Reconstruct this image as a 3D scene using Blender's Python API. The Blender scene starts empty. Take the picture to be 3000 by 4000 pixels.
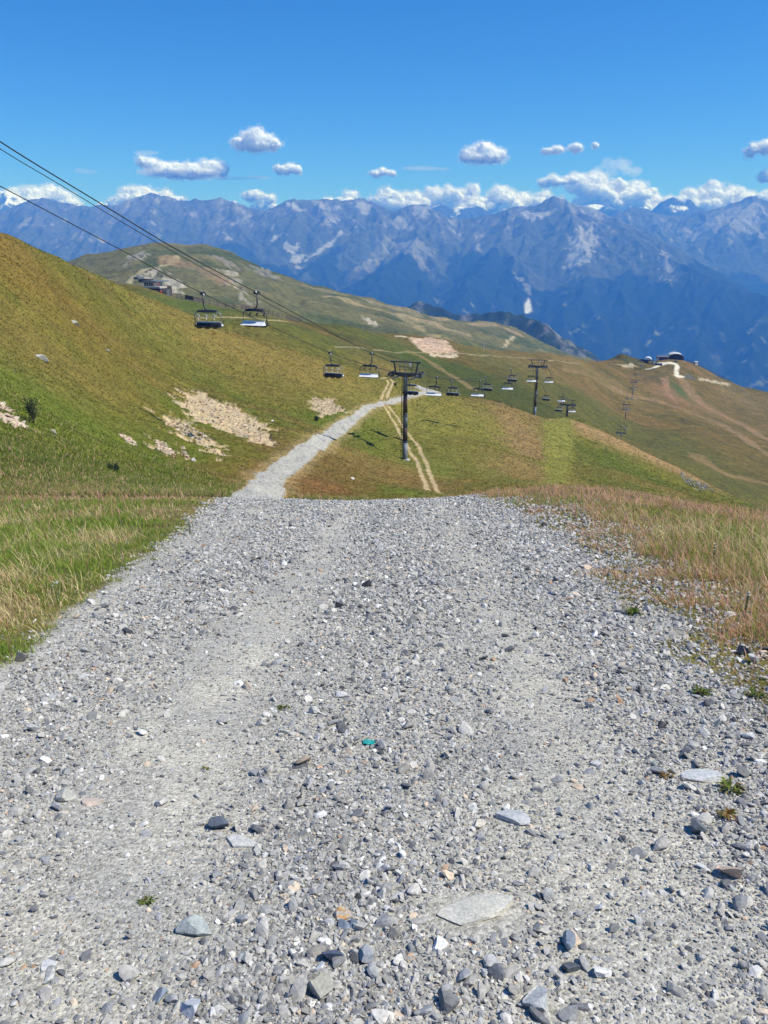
import bpy, math, random
import numpy as np
from mathutils import Vector, Matrix

random.seed(7)
rng = np.random.default_rng(11)
scene = bpy.context.scene
COL = scene.collection

# ------------------------------------------------------------------ camera
F = 3022.0                       # focal length in pixels of the 3000x4000 frame
PITCH = math.radians(18.3)
SP, CP = math.sin(PITCH), math.cos(PITCH)
cam_data = bpy.data.cameras.new("camera")
cam = bpy.data.objects.new("camera", cam_data)
COL.objects.link(cam)
cam.location = (0, 0, 0)
cam.rotation_euler = (math.radians(90) - PITCH, 0, 0)
cam_data.sensor_fit = 'VERTICAL'
cam_data.sensor_height = 36.0
cam_data.lens = F / 4000.0 * 36.0
cam_data.clip_start = 0.05
cam_data.clip_end = 120000
scene.camera = cam

# ------------------------------------------------------------------ light
SUN_EL = math.radians(56)
SUN_AZ = math.radians(-9)        # angle of the sun from +x towards +y
sun_dir = Vector((math.cos(SUN_EL) * math.cos(SUN_AZ), math.cos(SUN_EL) * math.sin(SUN_AZ), math.sin(SUN_EL)))
sl = bpy.data.lights.new("sun", 'SUN')
sl.energy = 4.6
sl.angle = math.radians(0.53)
sl.color = (1.0, 0.96, 0.89)
so = bpy.data.objects.new("sun", sl)
COL.objects.link(so)
so.rotation_euler = sun_dir.to_track_quat('Z', 'Y').to_euler()

world = bpy.data.worlds.new("World")
scene.world = world
world.use_nodes = True
wn, wl = world.node_tree.nodes, world.node_tree.links
wn.clear()
wo = wn.new('ShaderNodeOutputWorld')
bg = wn.new('ShaderNodeBackground')
sky = wn.new('ShaderNodeTexSky')
sky.sky_type = 'NISHITA'
sky.sun_disc = False
sky.sun_elevation = SUN_EL
sky.sun_rotation = math.pi / 2 - SUN_AZ
sky.altitude = 2300
sky.air_density = 1.0
sky.dust_density = 0.45
sky.ozone_density = 4.0
bg.inputs[1].default_value = 0.11
hs = wn.new('ShaderNodeHueSaturation')
hs.inputs['Saturation'].default_value = 1.3
hs.inputs['Value'].default_value = 1.15
wl.new(sky.outputs[0], hs.inputs['Color'])
tint = wn.new('ShaderNodeMix'); tint.data_type = 'RGBA'; tint.blend_type = 'MULTIPLY'; tint.inputs[0].default_value = 1.0
tint.inputs[7].default_value = (0.66, 0.86, 1.06, 1)
wl.new(hs.outputs[0], tint.inputs[6]); wl.new(tint.outputs[2], bg.inputs[0])
wl.new(bg.outputs[0], wo.inputs[0])

scene.view_settings.view_transform = 'Standard'
scene.view_settings.look = 'None'
scene.view_settings.exposure = 0.22
scene.view_settings.gamma = 1.0
scene.cycles.volume_bounces = 3
scene.cycles.max_bounces = 8
scene.cycles.diffuse_bounces = 3
scene.cycles.transparent_max_bounces = 12

# ------------------------------------------------------------------ helpers
def ray(px, py):
    u, v = (px - 1500.0) / F, (2000.0 - py) / F
    h = CP + v * SP
    return u / h, (-SP + v * CP) / h          # x/Y and z/Y

def P(px, py, Y):
    a, b = ray(px, py)
    return Vector((a * Y, Y, b * Y))

def tag(o, label=None, cat=None, group=None, kind=None):
    if label: o['label'] = label
    if cat: o['category'] = cat
    if group: o['group'] = group
    if kind: o['kind'] = kind
    return o

def _h(ix, iy, seed):
    h = (ix.astype(np.int64) * 374761393 + iy.astype(np.int64) * 668265263 + seed * 974634777) & 0xFFFFFFFF
    h = ((h ^ (h >> 13)) * 1274126177) & 0xFFFFFFFF
    h = (h ^ (h >> 16)) & 0xFFFFFFFF
    return h / 4294967296.0 * 2 * np.pi

def pn(x, y, seed=0):
    """2-D gradient noise, about -0.7..0.7"""
    x = np.asarray(x, float); y = np.asarray(y, float)
    ix, iy = np.floor(x), np.floor(y)
    fx, fy = x - ix, y - iy
    u, v = fx * fx * fx * (fx * (fx * 6 - 15) + 10), fy * fy * fy * (fy * (fy * 6 - 15) + 10)
    def g(dx, dy):
        a = _h(ix + dx, iy + dy, seed)
        return np.cos(a) * (fx - dx) + np.sin(a) * (fy - dy)
    return (g(0, 0) * (1 - u) + g(1, 0) * u) * (1 - v) + (g(0, 1) * (1 - u) + g(1, 1) * u) * v

def fbm(x, y, oct=4, seed=0, gain=0.5):
    s = 0.0; a = 1.0; f = 1.0; t = 0
    for i in range(oct):
        s = s + a * pn(x * f + 17.3 * i, y * f - 9.1 * i, seed + i)
        t += a; a *= gain; f *= 2.03
    return s / t * 1.6

def ridged(x, y, oct=4, seed=0, gain=0.5):
    s = 0.0; a = 1.0; f = 1.0; t = 0
    for i in range(oct):
        s = s + a * (1 - np.abs(pn(x * f + 7.7 * i, y * f + 3.1 * i, seed + i)) * 2.2)
        t += a; a *= gain; f *= 2.07
    return s / t

def sstep(a, b, x):
    t = np.clip((x - a) / (b - a), 0, 1)
    return t * t * (3 - 2 * t)

def seg_dist(x, y, pts):
    """distance from points to a polyline [(x,y),...] and the arc parameter 0..1"""
    best = np.full(np.shape(x), 1e9); par = np.zeros(np.shape(x))
    n = len(pts) - 1
    for i in range(n):
        ax, ay = pts[i][0], pts[i][1]; bx, by = pts[i + 1][0], pts[i + 1][1]
        dx, dy = bx - ax, by - ay
        L = dx * dx + dy * dy + 1e-12
        t = np.clip(((x - ax) * dx + (y - ay) * dy) / L, 0, 1)
        d = np.hypot(x - ax - t * dx, y - ay - t * dy)
        m = d < best
        best = np.where(m, d, best); par = np.where(m, (i + t) / n, par)
    return best, par

def inside(x, y, poly):
    r = np.zeros(np.shape(x), bool)
    n = len(poly)
    for i in range(n):
        x1, y1 = poly[i][0], poly[i][1]; x2, y2 = poly[(i + 1) % n][0], poly[(i + 1) % n][1]
        c = ((y1 > y) != (y2 > y)) & (x < (x2 - x1) * (y - y1) / (y2 - y1 + 1e-12) + x1)
        r ^= c
    return r

def near_box(x, y, pts, pad):
    a = np.array([(p[0], p[1]) for p in pts]); lo, hi = a.min(0) - pad, a.max(0) + pad
    return (x > lo[0]) & (x < hi[0]) & (y > lo[1]) & (y < hi[1])
def poly_sd(x, y, poly):
    """signed distance, positive inside; far outside it is only roughly right"""
    a = np.array([(p[0], p[1]) for p in poly]); ext = (a.max(0) - a.min(0)).max()
    m = near_box(x, y, poly, max(6.0, ext * .25)); out = np.full(np.shape(x), -max(6.0, ext * .25))
    if m.any():
        d, _ = seg_dist(x[m], y[m], list(poly) + [poly[0]])
        out[m] = np.where(inside(x[m], y[m], poly), d, -d)
    return out
def line_d(x, y, pts, pad):
    m = near_box(x, y, pts, pad); out = np.full(np.shape(x), 1e6)
    if m.any(): out[m] = seg_dist(x[m], y[m], pts)[0]
    return out

class TPS:
    """height field through scattered points, in (x/(y+c), log(y+c)) space, read back from a bicubic table"""
    def __init__(self, pts, c, smooth=1e-5, umax=1.9, w0=1.7, w1=8.1, N=240):
        self.c = c
        A = np.array(pts, float)
        u, w = self.tr(A[:, 0], A[:, 1]); q = A[:, 2] / (A[:, 1] + c)
        n = len(u)
        r2 = (u[:, None] - u) ** 2 + (w[:, None] - w) ** 2
        K = 0.5 * r2 * np.log(r2 + 1e-12) + np.eye(n) * smooth
        Q = np.stack([np.ones(n), u, w], 1)
        M = np.zeros((n + 3, n + 3)); M[:n, :n] = K; M[:n, n:] = Q; M[n:, :n] = Q.T
        s = np.linalg.solve(M, np.concatenate([q, np.zeros(3)]))
        self.um, self.w0, self.w1, self.N = umax, w0, w1, N
        gu, gw = np.meshgrid(np.linspace(-umax, umax, N), np.linspace(w0, w1, N))
        t = s[n] + s[n + 1] * gu + s[n + 2] * gw
        for i in range(n):
            r2 = (gu - u[i]) ** 2 + (gw - w[i]) ** 2
            t = t + s[i] * 0.5 * r2 * np.log(r2 + 1e-12)
        self.T = t
    def tr(self, x, y):
        return (x / (y + self.c) * 1.6, np.log(np.maximum(y + self.c, 0.5)))
    def __call__(self, x, y):
        x = np.asarray(x, float); y = np.asarray(y, float)
        u, w = self.tr(x, y); N = self.N
        a = np.clip((u + self.um) / (2 * self.um) * (N - 1), 1, N - 2.001)
        b = np.clip((w - self.w0) / (self.w1 - self.w0) * (N - 1), 1, N - 2.001)
        i = a.astype(int); j = b.astype(int); fa = a - i; fb = b - j
        def cr(t): return (((-t + 2) * t - 1) * t / 2, ((3 * t - 5) * t * t + 2) / 2, ((-3 * t + 4) * t + 1) * t / 2, (t - 1) * t * t / 2)
        ca, cb = cr(fa), cr(fb); s = 0
        for m in range(4):
            r = 0
            for k in range(4): r = r + ca[k] * self.T[np.clip(j + m - 1, 0, N - 1), np.clip(i + k - 1, 0, N - 1)]
            s = s + cb[m] * r
        return s * (y + self.c)

def grid_mesh(name, X, Y, Z, attrs=None, facemask=None, mat=None, smooth=True, kind='structure'):
    ny, nx = X.shape
    idx = np.arange(nx * ny).reshape(ny, nx)
    q = np.stack([idx[:-1, :-1], idx[:-1, 1:], idx[1:, 1:], idx[1:, :-1]], -1).reshape(-1, 4)
    if facemask is not None:
        q = q[facemask.reshape(-1)]
    co = np.stack([X, Y, Z], -1).reshape(-1, 3)
    used = np.zeros(len(co), bool); used[q.ravel()] = True
    rm = np.cumsum(used) - 1
    q = rm[q]; co = co[used]
    me = bpy.data.meshes.new(name)
    me.vertices.add(len(co)); me.vertices.foreach_set('co', co.astype(np.float32).ravel())
    me.loops.add(q.size); me.loops.foreach_set('vertex_index', q.astype(np.int32).ravel())
    me.polygons.add(len(q)); me.polygons.foreach_set('loop_start', np.arange(0, q.size, 4, dtype=np.int32))
    me.polygons.foreach_set('use_smooth', np.full(len(q), smooth))
    me.update(calc_edges=True)
    for k, v in (attrs or {}).items():
        v = np.asarray(v)
        if v.ndim == 3:
            a = me.attributes.new(k, 'FLOAT_COLOR', 'POINT')
            c = np.concatenate([v.reshape(-1, 3), np.ones((v.shape[0] * v.shape[1], 1))], 1)[used]
            a.data.foreach_set('color', c.astype(np.float32).ravel())
        else:
            a = me.attributes.new(k, 'FLOAT', 'POINT')
            a.data.foreach_set('value', v.reshape(-1)[used].astype(np.float32))
    o = bpy.data.objects.new(name, me)
    COL.objects.link(o)
    if mat: me.materials.append(mat)
    if kind: o['kind'] = kind
    return o

def poly_mesh(name, co, faces, nv, mat=None, smooth=False, cols=None):
    """faces: int array (n, nv)"""
    me = bpy.data.meshes.new(name)
    co = np.asarray(co, np.float32); faces = np.asarray(faces, np.int32)
    me.vertices.add(len(co)); me.vertices.foreach_set('co', co.ravel())
    me.loops.add(faces.size); me.loops.foreach_set('vertex_index', faces.ravel())
    me.polygons.add(len(faces)); me.polygons.foreach_set('loop_start', np.arange(0, faces.size, nv, dtype=np.int32))
    me.polygons.foreach_set('use_smooth', np.full(len(faces), smooth))
    me.update(calc_edges=True)
    if cols is not None:
        a = me.attributes.new('Col', 'FLOAT_COLOR', 'POINT')
        c = np.concatenate([np.asarray(cols), np.ones((len(co), 1))], 1)
        a.data.foreach_set('color', c.astype(np.float32).ravel())
    o = bpy.data.objects.new(name, me)
    COL.objects.link(o)
    if mat: me.materials.append(mat)
    return o

# ------------------------------------------------------------------ materials
class NT:
    def __init__(self, name):
        self.m = bpy.data.materials.new(name); self.m.use_nodes = True
        self.n = self.m.node_tree.nodes; self.l = self.m.node_tree.links
        self.b = self.n['Principled BSDF']; self.out = self.n['Material Output']
    def new(self, t, **kw):
        n = self.n.new(t)
        for k, v in kw.items(): setattr(n, k, v)
        return n
    def link(self, a, b): self.l.new(a, b)
    def coord(self, scale=(1, 1, 1), rot=(0, 0, 0)):
        t = self.new('ShaderNodeTexCoord'); m = self.new('ShaderNodeMapping')
        m.inputs['Scale'].default_value = scale; m.inputs['Rotation'].default_value = rot
        self.link(t.outputs['Object'], m.inputs['Vector'])
        return m.outputs[0]
    def noise(self, vec, scale, detail=4, rough=0.55, dist=0.0):
        n = self.new('ShaderNodeTexNoise')
        n.inputs['Scale'].default_value = scale; n.inputs['Detail'].default_value = detail
        n.inputs['Roughness'].default_value = rough; n.inputs['Distortion'].default_value = dist
        self.link(vec, n.inputs['Vector'])
        return n.outputs['Fac']
    def ramp(self, fac, stops, interp='LINEAR'):
        r = self.new('ShaderNodeValToRGB'); r.color_ramp.interpolation = interp
        e = r.color_ramp.elements
        while len(e) > 1: e.remove(e[-1])
        e[0].position = stops[0][0]; e[0].color = (*stops[0][1], 1) if len(stops[0][1]) == 3 else stops[0][1]
        for p, c in stops[1:]:
            x = e.new(p); x.color = (*c, 1)
        self.link(fac, r.inputs[0])
        return r.outputs[0]
    def mix(self, fac, a, b, mode='MIX'):
        m = self.new('ShaderNodeMix', data_type='RGBA', blend_type=mode)
        for s, v in ((m.inputs[0], fac), (m.inputs[6], a), (m.inputs[7], b)):
            if hasattr(v, 'is_linked') or hasattr(v, 'links'): self.link(v, s)
            elif isinstance(v, (int, float)): s.default_value = v if s == m.inputs[0] else (v, v, v, 1)
            else: s.default_value = (*v, 1)
        return m.outputs[2]
    def math(self, op, a, b=0.0):
        m = self.new('ShaderNodeMath', operation=op)
        for s, v in ((m.inputs[0], a), (m.inputs[1], b)):
            if isinstance(v, (int, float)): s.default_value = v
            else: self.link(v, s)
        return m.outputs[0]
    def attr(self, name):
        a = self.new('ShaderNodeAttribute', attribute_name=name)
        return a
    def bump(self, h, strength, dist):
        b = self.new('ShaderNodeBump')
        b.inputs['Strength'].default_value = strength; b.inputs['Distance'].default_value = dist
        self.link(h, b.inputs['Height']); self.link(b.outputs[0], self.b.inputs['Normal'])
        return b

def g3(v): return (v, v, v)

def simple_mat(name, col, rough=0.6, metal=0.0, var=0.25, scale=8.0, bump=0.0):
    t = NT(name)
    v = t.coord()
    n = t.noise(v, scale, 5, 0.6)
    lo = tuple(max(0, c * (1 - var)) for c in col); hi = tuple(min(1, c * (1 + var)) for c in col)
    t.link(t.ramp(n, [(0.3, lo), (0.7, hi)]), t.b.inputs['Base Color'])
    t.b.inputs['Roughness'].default_value = rough; t.b.inputs['Metallic'].default_value = metal
    if bump: t.bump(n, bump, 0.02)
    return t.m

def slope_mat(name, fine=3.0, bdist=0.25, bstr=0.6, contrast=0.55, stretch=(1, 1, 1), rough=0.95):
    """vertex colour of the ground, broken up by fine fibrous noise and bump"""
    t = NT(name)
    a = t.attr('Col')
    v = t.coord(stretch)
    n1 = t.noise(v, fine, 6, 0.7, 0.3)
    n2 = t.noise(v, fine * 0.17, 4, 0.6)
    f1 = t.ramp(n1, [(0.30, g3(1 - contrast)), (0.52, g3(1.0)), (0.72, g3(1 + contrast * 0.9))])
    f2 = t.ramp(n2, [(0.3, (0.78, 0.82, 0.8)), (0.7, (1.25, 1.16, 1.0))])
    c = t.mix(1.0, a.outputs['Color'], f1, 'MULTIPLY')
    c = t.mix(1.0, c, f2, 'MULTIPLY')
    t.link(c, t.b.inputs['Base Color'])
    t.b.inputs['Roughness'].default_value = rough
    t.b.inputs['Specular IOR Level'].default_value = 0.1
    t.bump(n1, bstr, bdist)
    return t.m

# ================================================================== TERRAIN A : near ground, left hill, mound
ptsA = []
for y in (-5, -2, 0, 2, 5, 9, 14, 19):
    for u in (-1.6, -1.0, -0.6, -0.35, -0.1, 0.1, 0.35, 0.6, 1.0, 1.6):
        ptsA.append((u * (y + 12), y, -1.6 - 0.23 * y - 0.075 * max(0.0, u * (y + 12) - 4.0) * min(1.0, max(0.0, (y - 5) / 8))))
def ratio_pt(px, py, Y, drop=0.0):
    p = P(px, py, Y); return (p.x, p.y, p.z - drop)
leftcols = {
 0: [(1930, 24), (1850, 31), (1700, 42), (1500, 58), (1300, 78), (1110, 98), (925, 118)],
 100: [(962, 127)],
 250: [(1930, 25), (1850, 35), (1650, 58), (1400, 88), (1165, 125), (1012, 150)],
 400: [(1088, 172)],
 500: [(1935, 27), (1850, 44), (1750, 62), (1600, 85), (1400, 118), (1262, 150), (1144, 188)],
 640: [(1194, 198)],
 750: [(1942, 28), (1900, 42), (1800, 70), (1650, 100), (1500, 130), (1355, 165), (1236, 205)],
 869: [(1290, 212)],
 1000: [(1830, 72), (1720, 98), (1600, 128), (1450, 170)],
 1037: [(1333, 222)],
 1182: [(1381, 228)],
 1200: [(1700, 112), (1620, 140), (1500, 180)],
 1381: [(1432, 236)],
 1400: [(1580, 172), (1520, 198)],
 1484: [(1478, 240)],
}
for px, lst in leftcols.items():
    for py, Y in lst: ptsA.append(ratio_pt(px, py, Y))
road_ctrl = [(1010, 1935, 46), (1085, 1855, 70), (1200, 1745, 102), (1320, 1655, 138), (1440, 1592, 172), (1560, 1562, 196), (1640, 1522, 216)]
for p in road_ctrl: ptsA.append(ratio_pt(*p))
ptsA.append(ratio_pt(985, 1962, 30))
moundcrest = [(1610, 1494, 236), (1700, 1530, 236), (1800, 1545, 238), (1900, 1562, 242), (2000, 1590, 250), (2083, 1626, 259), (2150, 1633, 275),
              (2215, 1634, 295), (2300, 1660, 300), (2400, 1722, 300), (2500, 1764, 298), (2600, 1808, 292), (2700, 1858, 288),
              (2800, 1912, 280), (2900, 1960, 270), (3000, 2010, 262), (3150, 2080, 250)]
face = [(1570, 1790, 134), (1570, 1700, 160), (1570, 1620, 185), (1450, 1750, 130), (1450, 1870, 95), (1300, 1850, 88),
        (1300, 1750, 112), (1160, 1900, 64), (1600, 1880, 102), (1720, 1900, 95), (1720, 1750, 142), (1720, 1620, 190), (1900, 1900, 100),
        (1900, 1750, 150), (1900, 1640, 198), (2100, 1880, 120), (2100, 1760, 180), (2250, 1850, 150), (2250, 1720, 235),
        (2400, 1850, 165), (2400, 1760, 240), (2600, 1900, 190), (2600, 1840, 240), (2750, 1940, 205), (2900, 1985, 215)]
for p in face + moundcrest: ptsA.append(ratio_pt(*p))
# near crest and the dip hidden behind it
for px, py, d in ((1300, 1960, 22), (1500, 1955, 22), (1700, 1950, 23), (1900, 1930, 24), (2100, 1915, 25), (2300, 1915, 25), (2600, 1955, 24), (2900, 2015, 22)):
    ptsA.append(ratio_pt(px, py, d)); a, b = ray(px, py)
    ptsA.append((a * 34, 34, (b - 0.022) * 34)); ptsA.append((a * 55, 55, (b - 0.022) * 55))
# beyond the crests
crest_left = [(0, 925, 118), (250, 1012, 150), (500, 1144, 188), (750, 1236, 205), (1037, 1333, 222), (1381, 1432, 236), (1484, 1478, 240)]
for px, py, Y in crest_left + [(60, 945, 124), (160, 980, 138), (330, 1052, 161), (580, 1170, 194)]:
    p = P(px, py, Y)
    ptsA.append(tuple(p)); 
    if px < 700:
        ptsA.append((p.x - 9, p.y + 3, p.z - 0.8)); ptsA.append((p.x - 26, p.y + 8, p.z - 6)); ptsA.append((p.x - 70, p.y + 20, p.z - 28))
for px, py, Y in crest_left[3:] + moundcrest:
    a, b = ray(px, py)
    for k, dr in ((1.12, 0.02), (1.35, 0.09), (1.8, 0.16)):
        ptsA.append((a * Y * k, Y * k, (b - dr) * Y * k))
# outside the frame
for u, Y, z in ((-0.75, 30, -6), (-0.75, 60, -4), (-0.75, 100, 14), (-0.8, 160, 25), (0.75, 60, -22), (0.75, 120, -44), (0.75, 200, -72), (0.75, 330, -125)):
    ptsA.append((u * Y, Y, z))
ptsA = list({(round(a, 2), round(b, 2)): (a, b, c) for a, b, c in ptsA}.values())
tpsA = TPS(ptsA, 12.0, w0=1.7, w1=6.3, N=300)

def HA(x, y):
    z = tpsA(x, y)
    far = sstep(26, 60, y)
    z = z + far * (fbm(x / 16, y / 16, 3, 5) * 0.75 + fbm(x / 3.0, y / 3.0, 3, 9) * 0.20 + (ridged(x / 22.0, y / 9.0, 3, 12) - .6) * 0.55)
    z = z + (1 - far) * fbm(x / 1.7, y / 1.7, 4, 21) * 0.035
    return z

# ================================================================== TERRAIN B : second ridge with the lift stations
crestB = [(560, 1125, 400), (700, 1180, 405), (800, 1202, 410), (900, 1223, 420), (1045, 1242, 440), (1122, 1255, 470), (1303, 1273, 520), (1544, 1314, 600), (1700, 1321, 640),
          (1762, 1340, 660), (2003, 1370, 750), (2183, 1388, 830), (2296, 1414, 900), (2370, 1408, 940), (2402, 1402, 950), (2427, 1382, 960),
          (2455, 1388, 965), (2489, 1414, 960), (2530, 1412, 980), (2566, 1406, 1000), (2663, 1406, 1020), (2730, 1430, 1040), (2841, 1486, 1080), (3000, 1534, 1120), (3200, 1590, 1150)]
faceB = [(900, 1270, 330), (1122, 1330, 330), (1303, 1380, 340), (1303, 1310, 430), (1450, 1400, 360), (1500, 1340, 480), (1700, 1370, 540),
         (1700, 1450, 400), (1900, 1400, 600), (1900, 1480, 450), (1900, 1550, 350), (2100, 1450, 640), (2100, 1520, 480), (2100, 1600, 380),
         (2300, 1480, 720), (2300, 1560, 580), (2300, 1650, 440), (2448, 1635, 640), (2425, 1725, 500), (2473, 1545, 780), (2503, 1447, 930),
         (2650, 1500, 900), (2650, 1600, 760), (2650, 1700, 560), (2650, 1790, 400), (2850, 1560, 980), (2850, 1700, 680), (2850, 1850, 430),
         (3000, 1650, 900), (3000, 1800, 600), (3000, 1960, 360), (700, 1200, 350), (560, 1200, 330)]
ptsB = [ratio_pt(*p) for p in crestB + faceB]
for px, py, Y in crestB:
    a, b = ray(px, py)
    for k, dr in ((1.1, 0.02), (1.3, 0.07)):
        ptsB.append((a * Y * k, Y * k, (b - dr) * Y * k))
for px in (300, 900, 1500, 2100, 2700, 3300):
    a, b = ray(px, 1750); ptsB.append((a * 250, 250, -75 - max(0, (px - 1500)) * 0.02))
tpsB = TPS(ptsB, 12.0, w0=5.2, w1=7.6, N=420)
def HB(x, y):
    s = sstep(250, 500, y)
    return tpsB(x, y) + fbm(x / 60, y / 60, 4, 31) * 2.2 * s + (ridged(x / 40, y / 90, 3, 33) - 0.6) * 2.0 * s + fbm(x / 9, y / 9, 3, 35) * 0.5 * s

# ================================================================== TERRAIN C : grey-green hill
crestC = [(200, 1060, 1450), (318, 1016, 1500), (451, 989, 1550), (610, 957, 1600), (703, 974, 1600), (796, 952, 1650), (840, 968, 1650), (928, 1004, 1650),
          (1122, 1084, 1700), (1243, 1130, 1750), (1532, 1212, 1850), (1700, 1247, 1900), (1912, 1276, 2000), (2033, 1306, 2050), (2153, 1372, 2100),
          (2292, 1432, 2150), (2450, 1470, 2200)]
faceC = [(400, 1080, 1300), (700, 1150, 1050), (700, 1060, 1300), (1000, 1150, 1250), (1000, 1080, 1450), (1000, 1200, 1050), (1300, 1200, 1350),
         (1300, 1260, 1050), (1600, 1250, 1500), (1600, 1310, 1100), (1850, 1300, 1600), (1850, 1360, 1200), (2050, 1350, 1700), (2050, 1400, 1300),
         (2250, 1425, 1600), (200, 1120, 1200)]
ptsC = [ratio_pt(*p) for p in crestC + faceC]
for px, py, Y in crestC:
    a, b = ray(px, py)
    for k, dr in ((1.1, 0.02), (1.3, 0.09)):
        ptsC.append((a * Y * k, Y * k, (b - dr) * Y * k))
tpsC = TPS(ptsC, 12.0, w0=6.5, w1=8.2)
def HC(x, y):
    # spurs run down from the crest towards the lower right
    a = math.radians(-38)
    xr, yr = x * math.cos(a) - y * math.sin(a), x * math.sin(a) + y * math.cos(a)
    u = x / y
    front = sstep(1080, 900, y) * 0.07 * y          # the foot sinks behind the nearer ridge
    right = np.clip(u - 0.262, 0, 1) * 900
    return tpsC(x, y) + (ridged(xr / 520, yr / 190, 4, 41) - 0.62) * 30 + fbm(x / 60, y / 60, 4, 43) * 5 - front - right

def hit(px, py, H, y0, y1, n=1200):
    a, b = ray(px, py)
    ys = np.exp(np.linspace(math.log(y0), math.log(y1), n))
    zs = H(a * ys, ys)
    under = b * ys < zs
    if not under.any(): return None
    i = int(np.argmax(under)); Y = ys[i]
    if i > 0:
        d0 = b * ys[i - 1] - zs[i - 1]; d1 = b * ys[i] - zs[i]
        Y = ys[i - 1] + (ys[i] - ys[i - 1]) * d0 / (d0 - d1)
    return Vector((a * Y, Y, float(H(np.array([a * Y]), np.array([Y]))[0])))

def crest_pt(px, H, y0, y1, back=0.0):
    a, b = ray(px, 1500); ys = np.exp(np.linspace(math.log(y0), math.log(y1), 900)); z = H(a * ys, ys); i = int(np.argmax(z / ys)); Y = ys[i] - back
    return Vector((a * Y, Y, float(H(np.array([a * Y]), np.array([Y]))[0])))
def near_hit(px, py): return hit(px, py, HA, 1.0, 60)
def mid_hit(px, py): return hit(px, py, HA, 32, 330)
def hitB(px, py): return hit(px, py, HB, 260, 1300)
def hitC(px, py): return hit(px, py, HC, 900, 2400)

def hits(fn, pts):
    r = [fn(px, py) for px, py in pts]
    return [(p.x, p.y) for p in r if p is not None]

def pix(x, y, z):
    """which picture position a world point falls on (used only to check)"""
    return x, y
exec_later = []
# ------------------------------------------------------------------ layout of tracks on terrain A (world xy)
left_edge = [(-9.0, -5.0), (-4.4, 1.0)] + hits(near_hit, [(0, 2600), (150, 2480), (420, 2290), (640, 2130), (820, 1992)])
right_edge = hits(near_hit, [(3000, 2860), (2850, 2690), (2650, 2540), (2500, 2400), (2380, 2270), (2200, 2100), (2050, 2020), (1930, 1965)]) 
near_poly = left_edge + [(ray(868, 1960)[0] * 21, 21), (ray(905, 1955)[0] * 30, 30), (ray(1115, 1955)[0] * 30, 30), (ray(1150, 1957)[0] * 23.5, 23.5), (ray(1400, 1955)[0] * 23, 23),
             (ray(1700, 1950)[0] * 23.5, 23.5), (ray(1850, 1945)[0] * 23.5, 23.5)] + right_edge[::-1] + [(6.5, 1.0), (9, -5)]
lane_px_l = [(905, 1928), (1000, 1852), (1100, 1785), (1200, 1722), (1300, 1658), (1390, 1603), (1480, 1566), (1560, 1549), (1612, 1539)]
lane_px_r = [(1108, 1928), (1112, 1885), (1160, 1838), (1230, 1780), (1300, 1722), (1400, 1640), (1450, 1600), (1500, 1580), (1600, 1556), (1690, 1536), (1722, 1533), (1722, 1516), (1640, 1508), (1602, 1497), (1625, 1512), (1655, 1524)]
lane_poly = [(ray(868, 1960)[0] * 21, 21), (ray(895, 1950)[0] * 32, 32)] + hits(mid_hit, lane_px_l) + hits(mid_hit, [(1655, 1526), (1625, 1514), (1602, 1499), (1640, 1506), (1722, 1516), (1725, 1533)]) + hits(mid_hit, lane_px_r[:10])[::-1] + [(ray(1112, 1950)[0] * 32, 32), (ray(1120, 1957)[0] * 21, 21)]
ruts = [hits(mid_hit, l) for l in (
    [(1499, 1585), (1530, 1636), (1557, 1684), (1581, 1726), (1599, 1762), (1629, 1799), (1641, 1841), (1659, 1883), (1672, 1915)],
    [(1520, 1588), (1557, 1636), (1575, 1672), (1605, 1708), (1641, 1762), (1665, 1805), (1674, 1841), (1701, 1901), (1716, 1925)],
    [(1490, 1558), (1498, 1533), (1518, 1497), (1509, 1484), (1478, 1475)],
    [(1512, 1555), (1520, 1530), (1536, 1494), (1524, 1480), (1495, 1472)])]
Z6 = lambda l: [(x * .7233, 1350 + y * .7233) for x, y in l]
Z7 = lambda l: [(1000 + x * .6028, 1450 + y * .6028) for x, y in l]
scree_px = [Z6([(990, 300), (1090, 262), (1250, 330), (1370, 395), (1420, 470), (1455, 522), (1400, 530), (1300, 480), (1150, 425), (1040, 380)]),
            Z6([(870, 380), (1010, 405), (1130, 500), (1220, 590), (1200, 605), (1080, 540), (960, 460)]),
            Z6([(835, 505), (890, 525), (950, 590), (900, 590), (850, 560)]), Z6([(975, 535), (1000, 560), (1020, 605), (990, 590)]),
            Z6([(640, 480), (700, 500), (740, 545), (690, 530)]),
            Z6([(-60, 290), (20, 320), (75, 365), (20, 352), (-60, 330)]), Z6([(-60, 350), (60, 385), (155, 445), (90, 445), (-20, 400)]),
            Z7([(355, 200), (385, 160), (430, 190), (485, 170), (575, 255), (470, 275), (420, 295), (370, 240)])]
scree = [hits(mid_hit, l) for l in scree_px]

def masksA(X, Y):
    sd_near = poly_sd(X, Y, near_poly)
    nn = fbm(X / 1.1, Y / 1.1, 4, 61) * 0.55 + fbm(X / 0.25, Y / 0.25, 2, 62) * 0.12
    right_side = sstep(0.5, 3, X) * (Y < 26)
    near = sd_near + nn * (0.35 + 1.1 * right_side) * (Y < 60)
    sd_lane = poly_sd(X, Y, lane_poly) + fbm(X / 1.5, Y / 1.5, 3, 63) * 0.35
    grav = np.maximum(near / 0.25, np.where(Y > 18, sd_lane / 0.3, -9))
    return grav, sd_near, sd_lane

def lerp3(a, b, t): return a * (1 - t[..., None]) + np.array(b) * t[..., None]

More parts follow.
